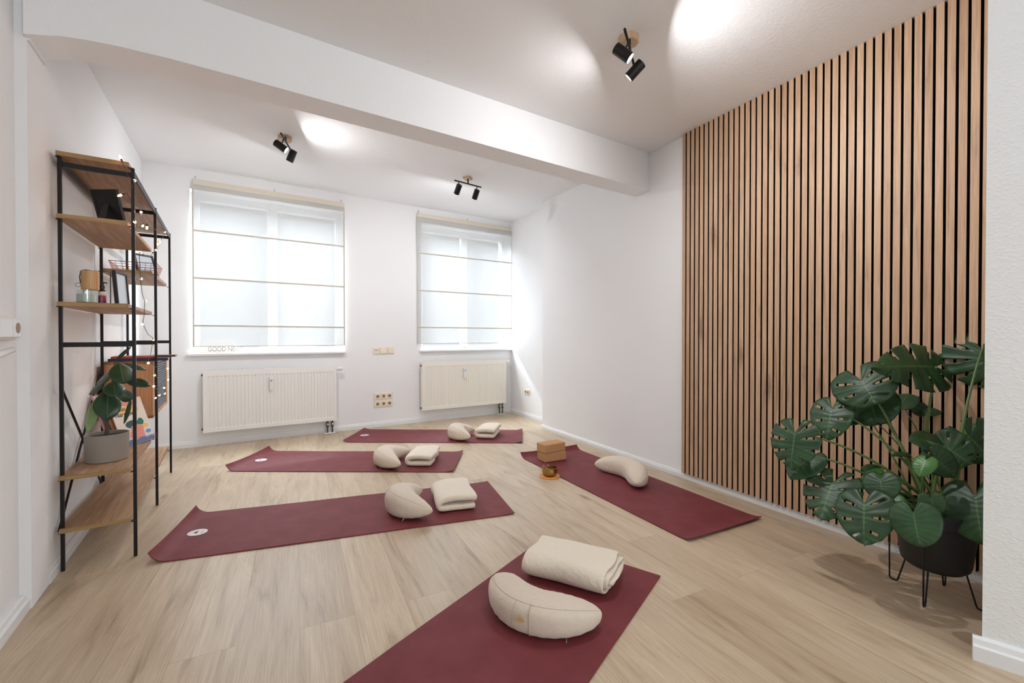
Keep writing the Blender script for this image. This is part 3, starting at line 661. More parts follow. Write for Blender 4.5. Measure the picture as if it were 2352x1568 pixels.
# ------------------------------------------------------------------ ceiling spotlights
def head_axis(p, dx, dy, toward):
    v = (cam.location - p).normalized(); ex = RT - v * RT.dot(v); ex.normalize(); ey = ex.cross(v) * -1
    if ey.z > 0: ey = -ey
    a = Vector((dx, dy)).normalized(); k = math.sqrt(1 - toward * toward)
    return (ex * a.x * k + ey * a.y * k + v * toward).normalized()
def fixture(label, plate_px, cz, bar_px, bar_drop, heads, sides=6, power=(1, 1), spread=165, group='ceiling spotlights'):
    c_ = on_z(plate_px[0], plate_px[1], cz - .015); base = Vector((c_.x, c_.y, cz))
    t = thing('ceiling_spotlight', label, 'ceiling light', base, 0, group)
    obj('ceiling_plate', LT([(0, .003), (.05, .003), (.05, -.03), (.047, -.034), (0, -.034)], 10 if sides == 6 else 4), m_pale, t, bevel=.002)
    zb = cz - bar_drop; b0, b1 = (on_z(x, y, zb) - base for x, y in bar_px)
    obj('light_bar', TB([b0, b0.lerp(b1, .5), b1], .0065, 12), m_black, t, smooth=True)
    mid = b0.lerp(b1, .5); obj('bar_mount', TB([mid, Vector((mid.x * .7, mid.y * .7, -.03))], .007, 10), m_black, t)
    for hi, (f, dx, dy, tw, drop, sh) in enumerate(heads):
        q = b0.lerp(b1, f); ax = head_axis(base + q, dx, dy, tw); cen = at(drop, sh, ((base + q) - cam.location).dot(FW) - .01) - base
        hd = obj('lamp_head', LT([(0, -.046), (.0235, -.046), (.027, -.043), (.027, .047), (.0255, .047), (.0255, .036), (0, .036)], 28, frame_to(cen, ax)), m_black, t, smooth=True)
        obj('lamp_stem', TB([q, q.lerp(cen, .8)], .0045, 8), m_black, hd)
        obj('lamp_bulb', LT([(0, .043), (.02, .043), (.0245, .0405), (.0245, .037), (0, .037)], 24, frame_to(cen, ax)), m_lamp, hd, smooth=True)
        l = area('spot_beam', base + cen + ax * .0485, (0, 0, 0), .046, .046, SPOT_W * power[hi], SPOT_COL, 'DISK', spread)
        l.rotation_mode = 'QUATERNION'; l.rotation_quaternion = (-ax).to_track_quat('Z', 'Y'); l.parent = hd; l.matrix_parent_inverse = Matrix.Translation(-base)
    return t
fixture('black twin ceiling spotlight on front ceiling, near the slat panel', (1444, 92), CZ, ((1435, 67), (1456, 150)), .085, [(.36, .9, .5, .30, 1430.5, 122), (.93, -.66, .75, .2, 1459, 161.5)], 6, (1.05, .46), 166)
fixture('black twin ceiling spotlight in front of the left window', (654, 318), 2.632, ((645, 306), (667, 343)), .075, [(.3, .76, .65, .35, 644.7, 336), (.93, -.5, .87, -.08, 670, 357.5)], 6, (.6, .8), 180)
fixture('black twin ceiling spotlight in front of the right window, bar seen sideways', (1074, 408), 2.645, ((1044, 414), (1105, 430)), .085, [(.16, -.38, .92, -.33, 1052, 434.5), (.84, -.34, .92, -.33, 1093, 446)], 4, (.34, .34), 180)

# ------------------------------------------------------------------ wall shelf
SU, SD = .9, .15
sh = thing('shelving_unit', 'black metal shelving unit with oak boards along the left wall', 'shelf', PL(SU, SD), ROTL)
def spart(name, bm, mat, parent=None, **k):
    o = obj(name, bm, mat, parent or sh, **k)
    if not parent: o.location = (-SD, -SU, 0)
    return o
US = (.114, .877, 1.673); DB, DF = .028, .280
for u in US:
    for d in (DB, DF):
        bm = bmesh.new(); box(bm, d - .0068, d + .0068, u - .0068, u + .0068, .004, 1.876); p = spart('post', bm, m_black, bevel=.0015)
        bm = bmesh.new(); box(bm, d - .006, d + .006, u - .006, u + .006, 0, .004); spart('foot', bm, m_blackp, p)
    for z in (1.842, 1.028): spart('crossbar', BX(DB + .0068, DF - .0068, u - .0065, u + .0065, z - .011, z + .011), m_black, bevel=.001)
for (u0, u1) in zip(US, US[1:]):
    for d in (DB, DF): spart('top_rail', BX(d - .004, d + .004, u0 + .0068, u1 - .0068, 1.838, 1.868), m_dark)
    zt, zb = (.84, .18)
    bm = bmesh.new(); tube(bm, [(DB - .004, u0 + .006, zt), (DB - .004, u1 - .006, zb)], .0055, 8); spart('cross_brace', bm, m_black, smooth=True)
    bm = bmesh.new(); tube(bm, [(DB - .014, u0 + .006, zb), (DB - .014, u1 - .006, zt)], .0055, 8); spart('cross_brace', bm, m_black, smooth=True)
def board(u0, u1, zt, d1=.262):
    bm = bmesh.new(); fs = box(bm, .02, d1, u0, u1, zt - .02, zt)
    o = spart('shelf_board', bm, [m_board_y, m_board_e], bevel=.0012)
    for p in o.data.polygons:
        if abs(p.normal.y) > .9: p.material_index = 1
    bm = bmesh.new()
    for u in US:
        for d in (DB, DF - .004):
            if u0 - .03 < u < u1 + .03: box(bm, d - .012, d + .004, u - .012, u + .012, zt - .024, zt - .0205)
    if len(bm.verts): spart('bracket', bm, m_black)
    else: bm.free()
board(.092, 1.76, 1.896, .268); board(.092, .868, 1.616); board(.092, .868, 1.222); board(.887, 1.66, 1.478)
board(.092, .79, .436); board(.092, 1.75, .197)
# cabinet with a slatted front, hung between the middle and far posts
cu0, cu1, cz0, cz1 = .892, 1.658, .552, .912
bm = bmesh.new()
for a in ((.02, .262, cu0, cu0 + .018, cz0, cz1), (.02, .262, cu1 - .018, cu1, cz0, cz1), (.02, .262, cu0, cu1, cz0, cz0 + .018), (.02, .262, cu0, cu1, cz1 - .018, cz1), (.02, .03, cu0, cu1, cz0, cz1), (.25, .262, cu0 + .01, cu0 + .06, cz0, cz1), (.25, .262, cu1 - .06, cu1 - .01, cz0, cz1)): box(bm, *a)
cab = spart('cabinet', bm, m_cab, bevel=.001)
m_tam = M('slate_tambour', rgb(112, 120, 134), .5)
bm = bmesh.new(); z = cz0 + .022
while z < cz1 - .03: box(bm, .244, .256, cu0 + .055, cu1 - .055, z, z + .011); z += .0165
box(bm, .238, .246, cu0 + .05, cu1 - .05, cz0 + .01, cz1 - .01)
spart('cabinet_shutter', bm, m_tam, cab)

def on_shelf(name, label, cat, u, d, z, rz=0, group=None): return thing(name, label, cat, PL(u, d, z), ROTL + rz, group)
# candle, wooden lantern cup, pump bottle, frames, wire stand on the middle near board
t = on_shelf('jar_candle', 'pale wax candle in grey-green glass jar on the shelf', 'candle', .205, .096, 1.2225)
obj('glass_jar', LT([(0, 0), (.0365, 0), (.0375, .004), (.0375, .066), (.0355, .066), (.0355, .006), (0, .006)], 32), m_jar, t, smooth=True)
obj('candle_wax', LT([(0, .0065), (.035, .0065), (.035, .045), (0, .045)], 32), m_wax, t)
obj('wick', TB([(0, 0, .045), (.001, 0, .054)], .001, 6), m_dark, t)
t = on_shelf('bamboo_cup', 'light bamboo cup with dark strap standing on the candle jar', 'cup', .213, .107, 1.289)
obj('cup_body', LT([(0, 0), (.030, 0), (.0325, .003), (.0325, .088), (.03, .091), (.028, .088), (.028, .006), (0, .006)], 32), m_bamboo, t)
obj('strap', TB([(-.034, 0, .03), (-.037, 0, .06), (-.033, 0, .09), (-.015, 0, .0955), (.008, 0, .093)], .0022, 6), m_dark, t, smooth=True)
obj('strap_ring', TB([(-.036 + .009 * math.cos(a * math.pi / 6) - .006, 0, .022 + .009 * math.sin(a * math.pi / 6)) for a in range(13)], .001, 6), m_dark, t)
t = on_shelf('wire_stand', 'thin black wire frame standing behind the bamboo cup', 'wire stand', .33, .13, 1.2225)
obj('wire', TB([(-.07, 0, .002), (-.07, 0, .175), (.03, 0, .172), (.03, 0, .002)], .0022, 6), m_black, t)
obj('wire_foot', TB([(-.07, -.03, .0022), (-.07, .03, .0022)], .0022, 6), m_black, t)
obj('wire_foot', TB([(.03, -.03, .0022), (.03, .03, .0022)], .0022, 6), m_black, t)
t = on_shelf('pump_bottle', 'small amber pump bottle with magenta label beside the candle', 'bottle', .255, .142, 1.2225)
m_amber = M('amber_glass', rgb(52, 30, 18), .15); m_mag = M('magenta_label', rgb(132, 38, 92), .6); m_lab = M('cream_label', rgb(232, 222, 206), .6)
obj('bottle_body', LT([(0, 0), (.0135, 0), (.0145, .002), (.0145, .066), (.012, .073), (.007, .076), (.007, .08), (0, .08)], 24), m_amber, t, smooth=True)
obj('label_band', LT([(.0149, .008), (.0149, .044)], 24), m_mag, t, smooth=True, solid=.0003); obj('label_band', LT([(.0149, .044), (.0149, .064)], 24), m_lab, t, smooth=True, solid=.0003)
bm = bmesh.new()
for k in range(5): box(bm, -.004, .006 - (k % 2) * .003, -.0158, -.0149, .012 + k * .006, .0135 + k * .006)
obj('label_lettering', bm, m_lab, t)
obj('pump', LT([(0, .078), (.0095, .078), (.0095, .094), (.006, .096), (.006, .103), (.008, .104), (.008, .113), (0, .114)], 16), m_blackp, t, smooth=True)
obj('pump_spout', TB([(0, 0, .109), (.014, 0, .109), (.018, 0, .106)], .0028, 8), m_blackp, t)
m_photo = M('pale_blue_print_reflection', rgb(206, 216, 226), .25); m_photo2 = M('grey_blue_print', rgb(178, 190, 206), .3)  # pale blue serves as print and as painted window reflection
def picture(name, label, p0, p1, z, h, lean, mat_f, mat_p, back=False, bw=.012, cat='picture frame', easel=False):
    a, b = PL(*p0), PL(*p1); w = (b - a).length; mid = (a + b) / 2
    t = thing(name, label, cat, (mid.x, mid.y, z), math.atan2(b.y - a.y, b.x - a.x))
    Mx = Matrix.Rotation(lean, 4, 'X')                  # face looks to local -y, leans to +y
    bm = bmesh.new(); w2 = w / 2
    for (x0, x1, z0, z1) in ((-w2, w2, 0, bw), (-w2, w2, h - bw, h), (-w2, -w2 + bw, bw, h - bw), (w2 - bw, w2, bw, h - bw)): box(bm, x0, x1, -.008, .008, z0, z1, Mx)
    obj('frame_rim', bm, mat_f, t, bevel=.001)
    bm = bmesh.new(); box(bm, -w2 + bw, w2 - bw, -.002, .002, bw, h - bw, Mx); obj('picture', bm, mat_p, t)
    bm = bmesh.new(); box(bm, -w2 + bw * .6, w2 - bw * .6, .0025, .006, bw * .6, h - bw * .6, Mx); obj('back_board', bm, m_blackp, t)
    if easel:
        e = Mx @ Vector((0, .007, h * .62)); f = Vector((0, e.y + .035, .002)); bm = bmesh.new()
        vs = [bm.verts.new(v) for v in (e + Vector((-.012, 0, 0)), e + Vector((.012, 0, 0)), f + Vector((.022, 0, 0)), f + Vector((-.022, 0, 0)))]; bm.faces.new(vs)
        obj('easel_leg', bm, m_dark, t, solid=.003)
    return t
# local -y must be the face: order the bottom corners accordingly
picture('picture_frame', 'dark framed pale picture on the shelf board beside the pump bottle', (.34, .182), (.50, .205), 1.2225, .185, R(-4), m_dark, m_photo)  # pale blue face stands in for the window's reflection
picture('picture_frame', 'black photo frame seen from behind on the second board', (.27, .232), (.345, .125), 1.6165, .185, R(-16), m_blackp, m_photo2, easel=True)
picture('picture_frame', 'black frame with pale blue picture behind the copper basket', (1.26, .15), (1.36, .245), 1.4785, .175, R(-18), m_blackp, m_photo)
# copper wire basket
t = on_shelf('wire_basket', 'copper wire basket on the upper far shelf board', 'basket', 1.11, .16, 1.4785)
bm = bmesh.new(); hx, hy, hz = .118, .125, .062
def rect(s, z): return [(-hx * s, -hy * s, z), (hx * s, -hy * s, z), (hx * s, hy * s, z), (-hx * s, hy * s, z), (-hx * s, -hy * s, z)]
tube(bm, rect(1, hz), .0022, 6); rim = obj('basket_rim', bm, m_copper, t, smooth=True)
bm = bmesh.new()
for z, s in ((.0016, .86), (.016, .9), (.032, .935), (.047, .97)): tube(bm, rect(s, z), .0011, 5)
for k in range(9):
    f = -1 + 2 * k / 8
    for s in (-1, 1):
        tube(bm, [(f * hx * .86, s * hy * .86, .0016), (f * hx, s * hy, hz)], .0011, 5); tube(bm, [(s * hx * .86, f * hy * .86, .0016), (s * hx, f * hy, hz)], .0011, 5)
    tube(bm, [(f * hx * .86, -hy * .86, .0016), (f * hx * .86, hy * .86, .0016)], .0011, 5)
obj('basket_mesh', bm, m_copper, t)
# books lying on the cabinet
def book(label, u, d, z, w, l, h, cover, rz=0, group='books on the cabinet'):
    t = thing('book', label, 'book', PL(u, d, z), ROTL + R(rz), group); m_pg = bpy.data.materials.get('paper_pages') or M('paper_pages', rgb(232, 226, 216), .8)
    bm = bmesh.new(); box(bm, -w / 2, w / 2, -l / 2, l / 2, 0, .002); box(bm, -w / 2, w / 2, -l / 2, l / 2, h - .002, h); box(bm, -w / 2, w / 2, -l / 2, -l / 2 + .003, 0, h)
    obj('cover', bm, cover, t, bevel=.0005); obj('page_block', BX(-w / 2 + .003, w / 2 - .003, -l / 2 + .003, l / 2 - .003, .002, h - .002), m_pg, t)
m_blue = M('navy_cover', rgb(44, 46, 84), .5); m_red = M('rust_cover', rgb(186, 84, 58), .5); m_brn = M('maroon_cover', rgb(116, 64, 58), .5)
book('navy book on the slatted cabinet, bottom of the small pile', 1.04, .185, .9125, .29, .21, .017, m_blue, 2)
book('rust red book lying on the navy book', 1.03, .160, .930, .21, .19, .013, m_red, 1)
book('maroon book at the room-side end of the pile on the cabinet', 1.16, .29, .930, .14, .11, .012, m_brn, -2)
# magazines leaning in a wire rack on the lower near board
RB = PL(.607, .165, .436); RD = (PL(.801, .278) - PL(.607, .165)); rw = RD.length; ra = math.atan2(RD.y, RD.x)
rk_c = PL(.704, .2215, .436)
LEAN = R(-19)
def mag(label, off, w, h, cover, dx=0, th=.006, group='magazines in the wire rack'):
    n = Vector((-math.sin(ra), math.cos(ra), 0))        # away from the cover face
    p = rk_c + n * off + Vector((math.cos(ra), math.sin(ra), 0)) * dx
    t = thing('magazine', label, 'magazine', (p.x, p.y, .4385), ra, group); Mx = Matrix.Rotation(LEAN, 4, 'X')
    bm = bmesh.new(); box(bm, -w / 2, w / 2, -th / 2, th / 2, 0, h, Mx); obj('magazine_body', bm, cover, t, bevel=.0006)
    return t, Mx @ Matrix.Translation((-w / 2, -th / 2 - .0006, 0)) @ Matrix.Rotation(R(90), 4, 'X')
m_cov = M('white_cover', rgb(232, 222, 212), .45); m_pink = M('pink_cover', rgb(232, 170, 178), .45); m_org = M('orange_cover', rgb(206, 138, 88), .45); m_cblue = M('blue_cover', rgb(92, 124, 164), .45)
m_p1 = M('peach_ink', rgb(232, 150, 130), .5); m_p2 = M('blue_ink', rgb(110, 152, 210), .5); m_p3 = M('teal_ink', rgb(46, 78, 84), .5); m_p4 = M('green_ink', rgb(40, 116, 88), .5); m_p5 = M('yellow_ink', rgb(240, 196, 110), .5); m_ink = M('black_ink', rgb(40, 36, 38), .5)
def blob(name, parent, Mx, mat, pts, z=.0004):
    bm = bmesh.new(); vs = [bm.verts.new(Mx @ Vector((x, y, z))) for x, y in pts]; bm.faces.new(vs); return obj(name, bm, mat, parent)
def ell(cx, cy, rx, ry, a0=0, a1=360, n=18): return [(cx + rx * math.cos(R(a0 + (a1 - a0) * i / n)), cy + ry * math.sin(R(a0 + (a1 - a0) * i / n))) for i in range(n)]
MW = rw + .004
t, Mx = mag('white illustrated magazine with coloured shapes at the front of the rack', 0, MW, .275, m_cov)
for nm, mt_, pts in (('printed_shape', m_p1, [(.06, .045), (.09, .03), (.165, .028), (.172, .095), (.14, .115), (.12, .09), (.095, .11)]), ('printed_shape', m_p3, ell(.108, .118, .05, .024)), ('printed_shape', m_p4, ell(.168, .125, .021, .021)),
        ('printed_shape', m_p5, ell(.19, .095, .022, .013)), ('printed_shape', m_p2, [(.0, .004), (.222, .004), (.215, .03), (.18, .022), (.14, .034), (.1, .02), (.06, .03), (.02, .022)]), ('printed_shape', m_p2, ell(.2, .058, .02, .012)), ('printed_shape', m_p5, ell(.1, .205, .085, .022)), ('printed_shape', m_p1, ell(.13, .245, .06, .016)), ('printed_shape', m_p2, ell(.06, .252, .045, .012))):
    blob(nm, t, Mx, mt_, pts, .0003 + .00008 * random.random())
text('title_lettering', 'Neue\nNarrative', .037, m_ink, t, Mx @ Matrix.Translation((.012, .205, .0006)))
t, Mx = mag('orange magazine second from the front of the rack', .022, MW, .28, m_org, -.004)
t, Mx = mag('blue magazine third from the front of the rack', .040, MW, .285, m_cblue, -.006, .012)
t, Mx = mag('pink topped magazine at the back of the rack', .064, MW, .31, m_pink, -.008, .009)
blob('printed_shape', t, Mx, m_cov, [(.004, .285), (MW - .004, .285), (MW - .004, .305), (.004, .305)])
text('title_lettering', 'Neue', .034, m_ink, t, Mx @ Matrix.Translation((.012, .276, .0006)))
text('title_lettering', 'Narrative', .034, M('pink_ink', rgb(206, 70, 110), .5), t, Mx @ Matrix.Translation((.012, .246, .0006)))
t = thing('magazine_rack', 'wire rack with clear front lip holding the magazines', 'magazine rack', rk_c + Vector((0, 0, .0003)), ra)
bm = bmesh.new()
for x in (-.09, .09):
    tube(bm, [(x, -.012, .03), (x, -.012, .002), (x, .09, .002), (x, .155, .23)], .0018, 6)
tube(bm, [(-.09, .155, .23), (.09, .155, .23)], .0018, 6); tube(bm, [(-.09, .118, .1), (.09, .118, .1)], .0018, 6)
obj('rack_wire', bm, m_black, t, smooth=True)
obj('front_lip', BX(-.112, .112, -.0145, -.0125, .001, .04), m_clear, t)

# string lights
bulbs = [(274.7, 357, 's', 6, 14), (316.8, 413, 'f', -9, 2), (274.7, 448.8, 's', 12, -4), (315.5, 489.6, 'f', 10, -3), (311.7, 515, 'f', -4, -10), (325.8, 524, 'f', 3, -9), (337, 529, 'f', 1, -13), (384, 539, 'f', -6, -7), (375.5, 554.7, 'f', -11, -3), (369, 562, 'f', -3, -9), (357.7, 567, 'f', 6, -8), (365, 572.5, 'f', -8, 2), (336, 581.5, 'f', -14, -2),
         (331, 644, 'f', -8, -5), (346, 687, 'f', -13, 4), (319.4, 748.9, 'f', 9, -5), (356, 787, 'f', -5, -9), (336, 840.7, 'f', 6, -9), (376.8, 849.6, 'f', 9, -4), (362.8, 866, 'f', -9, -5), (376.8, 876.4, 'f', 10, -5), (342.3, 890.5, 'f', 12, -4), (369, 898, 'f', 9, -8), (385.7, 907, 'f', -8, -4), (367.8, 913.4, 'f', -3, -9), (362.8, 917, 'f', -7, -4)]
t = thing('string_lights', 'string of warm fairy lights draped over the shelf front', 'fairy lights', PL(.5, .30, 1.03))
inv = Matrix.Translation(-t.location)
pts = []; socks = []
for (x, y, k, sx_, sy_) in bulbs:
    f = (lambda a, b: shelf_side(a, b, .082)) if k == 's' else (lambda a, b: shelf_front(a, b, .302))
    p, q = f(x, y), f(x + sx_, y + sy_); dv = (p - q).normalized()
    socks.append((q - dv * .004, p, dv)); pts.append(q - dv * .008)
path = []
for i, p in enumerate(pts):
    path.append(p)
    if i < len(pts) - 1:
        m_ = (p + pts[i + 1]) / 2; m_.z -= .012 + .02 * random.random(); path.append(m_)
sm = []
for i in range(len(path) - 1):
    p0, p1, p2, p3 = path[max(i - 1, 0)], path[i], path[i + 1], path[min(i + 2, len(path) - 1)]
    for k in range(4):
        s = k / 4; sm.append(.5 * ((2 * p1) + (p2 - p0) * s + (2 * p0 - 5 * p1 + 4 * p2 - p3) * s * s + (3 * p1 - p0 - 3 * p2 + p3) * s ** 3))
bm = bmesh.new(); tube(bm, [inv @ p for p in sm], .0013, 5); obj('cord', bm, m_dark, t, smooth=True)
for q, p, dv in socks:
    Mx = frame_to(inv @ q, dv)
    s = obj('bulb_socket', LT([(0, 0), (.0028, 0), (.0036, .012), (.0036, .017), (0, .017)], 8, Mx), m_dark, t)
    obj('led_bulb', LT([(0, .017), (.0045, .017), (.0054, .023), (.004, .031), (0, .036)], 10, Mx), m_led, s, smooth=True)

# good news sign on the left sill
t = thing('sign_board', 'small pale sign with grey letters on the left window sill', 'sign', PB(-1.47, -.062, SILL + .0005), ROTB + R(-1))
m_sign = M('washed_wood', rgb(204, 190, 178), .7)
obj('board', BX(-.155, .155, 0, .016, 0, .135), m_sign, t, bevel=.002)
text('lettering', 'GOOD NEWS',  .066, M('sign_ink', rgb(112, 110, 110), .6), t, Matrix.Translation((-.09, -.0012, .018)) @ Matrix.Rotation(R(90), 4, 'X'), sx=.74)

# ------------------------------------------------------------------ leaves
def leaf(name, parent, base, tip, wid, hint, mat, origin, kind='heart', droop=.18, cup=.12, holes=0, seed=0, solid=.0008):
    Lv = tip - base; LN = Lv.length; x = Lv.normalized(); n = (hint - x * hint.dot(x)).normalized(); y = n.cross(x)
    rnd = random.Random(seed); bm = bmesh.new(); uvl = bm.loops.layers.uv.new('UVMap')
    ns, nv = (46, 10) if kind == 'split' else (18, 7); G = {}; UV = {}
    sd = [(rnd.uniform(.8, 1.15), rnd.uniform(.3, .55)) for _ in range(40)]
    for side in (-1, 1):
        for i in range(ns + 1):
            f = i / ns
            if kind == 'oval':
                th = R(75) - R(40) * f; w = wid * (math.sin(math.pi * min(1, f * .97 + .015)) ** .74); m_ = LN * f * .9 if f < 1 else LN
                m_ = LN * f; w *= (1 if f < .999 else 0)
                dx = math.cos(th) * .25 * w; dy = w
                if f > .999 or f < .001: dx = dy = 0
            else:
                th = R(160) + (R(34) - R(160)) * f ** .7
                kp = ((0, .60), (.1, .84), (.22, 1.0), (.38, 1.0), (.55, .86), (.72, .62), (.86, .34), (.95, .13), (1, 0))
                for (fa, wa), (fb, wb) in zip(kp, kp[1:]):
                    if fa <= f <= fb: w = wid * 1.08 * (wa + (wb - wa) * (f - fa) / (fb - fa))
                m_ = LN * (f ** 1.25) * .93 + (LN * .07 if f > .999 else LN * .07 * f ** 6)
                dx = math.cos(th) * w; dy = math.sin(th) * w
            for j in range(nv + 1):
                v = j / nv
                px = m_ + dx * v - (.10 * wid * v * v if kind == 'split' else 0); py = side * dy * v
                s = max(px / LN, -.3)
                pz = -droop * LN * s * abs(s) - cup * wid * (v ** 2) * (.6 + .4 * f) + .02 * wid * math.sin(f * 40) * v * (kind == 'split') + .03 * wid * mnoise.noise(Vector((f * 3, side * v * 2, seed * 3.1)))
                P_ = base + x * px + y * py + n * pz - origin
                if j == 0 and side == 1: G[(side, i, j)] = G[(-1, i, 0)]
                else: G[(side, i, j)] = bm.verts.new(P_); 
                UV[(side, i, j)] = (side * v, f)
        for i in range(ns):
            f = (i + .5) / ns
            for j in range(nv):
                v = (j + .5) / nv
                if kind == 'split':
                    per = (12, 12, 10, 9)[holes]; k = (i + (3 if side > 0 else 0)) % per; q = i // per + (20 if side > 0 else 0); op = sd[q % 40]
                    if k in (per - 2, per - 1) and .08 < f < .84:
                        a0 = op[1] * .8
                        if holes == 1 and a0 < v < min(.85, a0 + .48): continue
                        if holes in (2, 3) and v > a0 + (.25 if k == per - 1 else 0): continue
                ks = [(side, i, j), (side, i + 1, j), (side, i + 1, j + 1), (side, i, j + 1)]
                vs = [G[a] for a in ks]
                if side < 0: vs = vs[::-1]; ks = ks[::-1]
                try: fc = bm.faces.new(vs)
                except ValueError: continue
                for lp, a in zip(fc.loops, ks): lp[uvl].uv = UV[a]
    bmesh.ops.remove_doubles(bm, verts=bm.verts, dist=1e-6)
    bmesh.ops.delete(bm, geom=[v for v in bm.verts if not v.link_faces], context='VERTS')
    return obj(name, bm, mat, parent, smooth=True, solid=solid)

# monstera in a black pot on a wire stand
PX, PY = 2.366, .772; org = Vector((PX, PY, 0))
st = thing('plant_stand', 'black hairpin wire plant stand on the floor by the slat panel', 'plant stand', org)
bm = bmesh.new()
tube(bm, [(.09 * math.cos(a * math.pi / 12), .09 * math.sin(a * math.pi / 12), .128) for a in range(25)], .003, 6); obj('ring', bm, m_black, st, smooth=True)
for a in (-174, -78, 5, 92):
    rd = Vector((math.cos(R(a)), math.sin(R(a)), 0)); Z = Vector((0, 0, 1)); bm = bmesh.new()
    tube(bm, [rd * .151 + Z * .33, rd * .148 + Z * .014, rd * .145 + Z * .0055, rd * .138 + Z * .0034, rd * .128 + Z * .0034, rd * .121 + Z * .0055, rd * .118 + Z * .014, rd * .09 + Z * .128], .0032, 8)
    obj('hairpin_leg', bm, m_black, st, smooth=True)
pt_ = thing('monstera', 'large monstera plant in black pot before the slat panel', 'plant', org + Vector((0, 0, .132)))
porg = org + Vector((0, 0, .132))
prof = [(0, 0), (.098, 0), (.105, .006), (.109, .02), (.127, .17), (.1285, .176), (.134, .18), (.138, .232), (.136, .236), (.131, .232), (.127, .2), (0, .2)]
obj('pot', LT(prof, 56), m_potblack, pt_, smooth=True, bevel=.001)
obj('soil', LT([(0, .2105), (.1268, .2025), (.1268, .2005), (0, .2005)], 32), m_soil, pt_)
crown = porg + Vector((0, 0, .21))
LV = [  # base px, tip px, depth base, depth tip, half width px, kind, holes, young, hint mix (toward camera, up, left)
 (1826, 994, 1812, 1076, 2.02, 1.97, 50, 'split', 3, 0), (1862, 1046, 1812, 1092, 2.06, 2.04, 36, 'heart', 0, 0), (1911, 936, 1895, 1008, 2.06, 2.0, 42, 'split', 1, 0),
 (1978, 872, 2010, 924, 2.0, 1.9, 62, 'split', 1, 0), (2000, 922, 2012, 966, 2.02, 1.95, 50, 'heart', 0, 0), (2070, 928, 2092, 890, 2.05, 2.1, 26, 'heart', 0, 0),
 (2150, 842, 2020, 836, 1.93, 1.86, 58, 'split', 2, 0), (2256, 802, 2286, 890, 1.86, 1.80, 74, 'split', 3, 0), (1914, 1107, 1880, 1187, 1.92, 1.84, 56, 'split', 3, 0),
 (1985, 1156, 1981, 1249, 1.76, 1.68, 56, 'split', 1, 0), (2098, 1178, 2110, 1252, 1.60, 1.55, 46, 'heart', 0, 0), (2022, 1101, 2027, 1145, 1.78, 1.74, 34, 'heart', 0, 0),
 (2240, 1138, 2252, 1242, 1.66, 1.58, 66, 'heart', 0, 0), (2139, 1146, 2148, 1178, 1.62, 1.6, 24, 'heart', 0, 0), (2127, 1056, 2110, 1092, 1.72, 1.70, 21, 'heart', 0, 1),
 (2085, 1041, 2046, 1042, 1.86, 1.84, 9, 'heart', 0, 0), (2168, 1021, 2100, 1003, 1.80, 1.78, 38, 'heart', 0, 0), (2170, 1024, 2232, 1066, 1.75, 1.68, 44, 'split', 1, 0),
 (2225, 1002, 2290, 1066, 1.80, 1.74, 50, 'split', 2, 0), (2258, 978, 2207, 996, 1.84, 1.80, 18, 'heart', 0, 1), (2144, 1048, 2200, 1098, 1.74, 1.70, 30, 'heart', 0, 0),
 (2018, 1086, 1981, 1072, 1.92, 1.94, 17, 'heart', 0, 0), (2026, 1084, 1970, 1113, 1.90, 1.88, 20, 'heart', 0, 1), (2052, 1144, 2036, 1197, 1.84, 1.80, 24, 'heart', 0, 1),
 (2121, 944, 2087, 922, 2.02, 2.04, 15, 'heart', 0, 0), (2127, 947, 2174, 936, 2.0, 1.98, 12, 'heart', 0, 0), (1972, 940, 1948, 970, 2.1, 2.08, 26, 'heart', 0, 0), (1962, 925, 1920, 927, 2.1, 2.1, 20, 'split', 1, 0)]
for i, (x0, y0, x1, y1, z0, z1, hw, kind, holes, young) in enumerate(LV):
    b, tp_ = at(x0, y0, z0), at(x1, y1, z1); wd = hw * (z0 + z1) / 2 / FPX
    toc = (cam.location - b).normalized(); hint = toc * .75 + Vector((0, 0, .5)) + Vector((-.25, .25, 0))
    if i == 6: hint = toc * .95 + Vector((0, 0, .25))
    lf = leaf('leaf', pt_, b, tp_, wd, hint, m_mon2 if young else m_mon, porg, kind, .12, .16, holes, i)
    a = Vector((crown.x + .05 * math.cos(i * 2.4), crown.y + .05 * math.sin(i * 2.4), crown.z - .01)); c_ = a.lerp(b, .45) + Vector((0, 0, .22 * (b - a).length)); c_.x = min(c_.x, 2.62)
    ps = [p - porg for p in bez(a, c_, b, 10)]; r0 = .0075 if hw > 30 else .004
    obj('petiole', TB(ps, [r0 * (1 - .55 * k / 10) for k in range(11)], 7), m_stem, pt_, smooth=True)

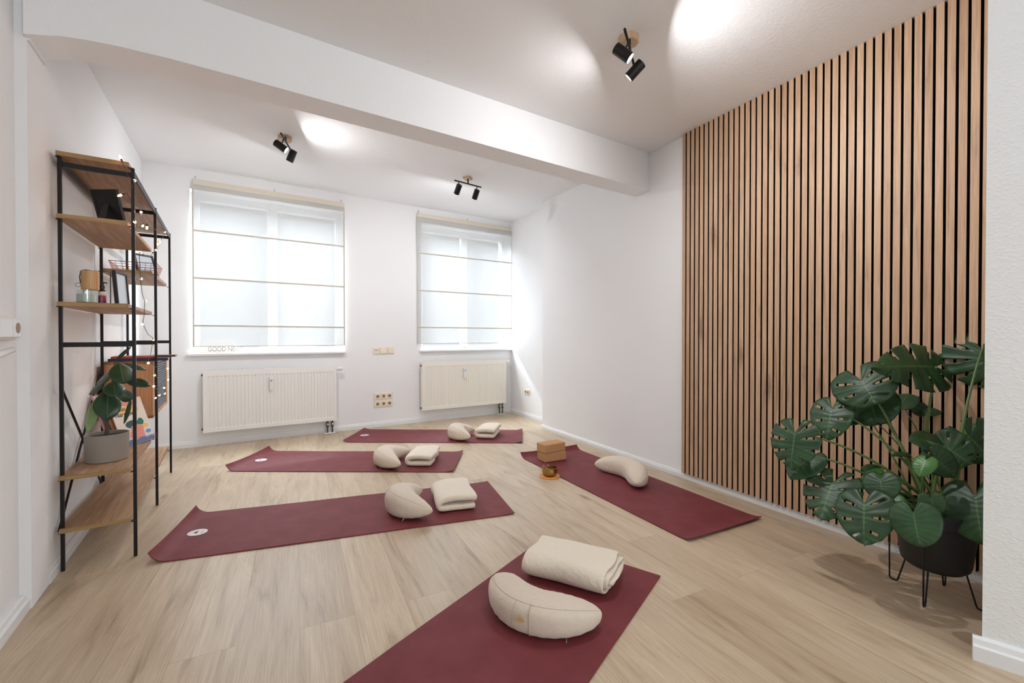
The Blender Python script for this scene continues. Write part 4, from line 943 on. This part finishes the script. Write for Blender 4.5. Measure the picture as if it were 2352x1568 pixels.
# rubber plant on the lower near shelf board
rp = on_shelf('rubber_plant', 'rubber plant in round taupe pot on the low shelf board', 'plant', .345, .140, .4365); rorg = rp.location.copy(); rp.rotation_euler = (0, 0, 0)
obj('pot', LT([(0, .003), (.076, .003), (.078, 0), (.084, .002), (.087, .132), (.0865, .136), (.0825, .136), (.0815, .118), (0, .118)], 48), m_potgrey, rp, smooth=True, bevel=.001)
obj('soil', LT([(0, .1225), (.081, .1195), (.081, .1185), (0, .1185)], 28), m_soil, rp)
ZR = ((rorg - cam.location).dot(FW))
tr_ = [rorg + Vector((0, 0, .12))] + [at(x, y, ZR) for x, y in ((246, 968), (252, 905), (260, 868), (264, 832))]
obj('stem', TB([p - rorg for p in tr_], [.0095, .009, .0065, .005, .003], 10), m_stemb, rp, smooth=True)
FL = [(274, 832, 285, 872, ZR - .03, ZR - .1, 22, 0), (260, 857, 213, 876, ZR, ZR + .02, 17, 0), (277, 835, 336, 846, ZR, ZR + .05, 7, 0), (287, 870, 339, 879, ZR - .05, ZR - .08, 13, 0), (262, 874, 264, 903, ZR - .04, ZR - .11, 20, 0),
      (247, 894, 248, 956, ZR - .05, ZR - .13, 24, 0), (271, 897, 306, 916, ZR - .02, ZR + .02, 15, 0), (240, 880, 196, 904, ZR, ZR + .01, 11, 0), (218, 918, 209, 992, ZR - .06, ZR - .1, 11, 1), (301, 914, 290, 973, ZR + .03, ZR, 5, 0), (264, 830, 298, 796, ZR, ZR + .02, 4, 0)]
for i, (x0, y0, x1, y1, z0, z1, hw, pale) in enumerate(FL):
    b, tp_ = at(x0, y0, z0), at(x1, y1, z1); toc = (cam.location - b).normalized()
    hint = toc * .8 + Vector((.1, 0, .5)) if i not in (8, 9) else toc * .7 + Vector((.5, 0, .1))
    leaf('leaf', rp, b, tp_, hw * z0 / FPX, hint, m_fic2 if pale else m_fic, rorg, 'oval', .12, .2, 0, i + 50)
    j = min(range(1, 5), key=lambda k: (tr_[k] - b).length); a = tr_[j]
    obj('petiole', TB([p - rorg for p in bez(a, a.lerp(b, .5) + Vector((0, 0, .004)), b, 4)], .002, 6), m_stem, rp, smooth=True)
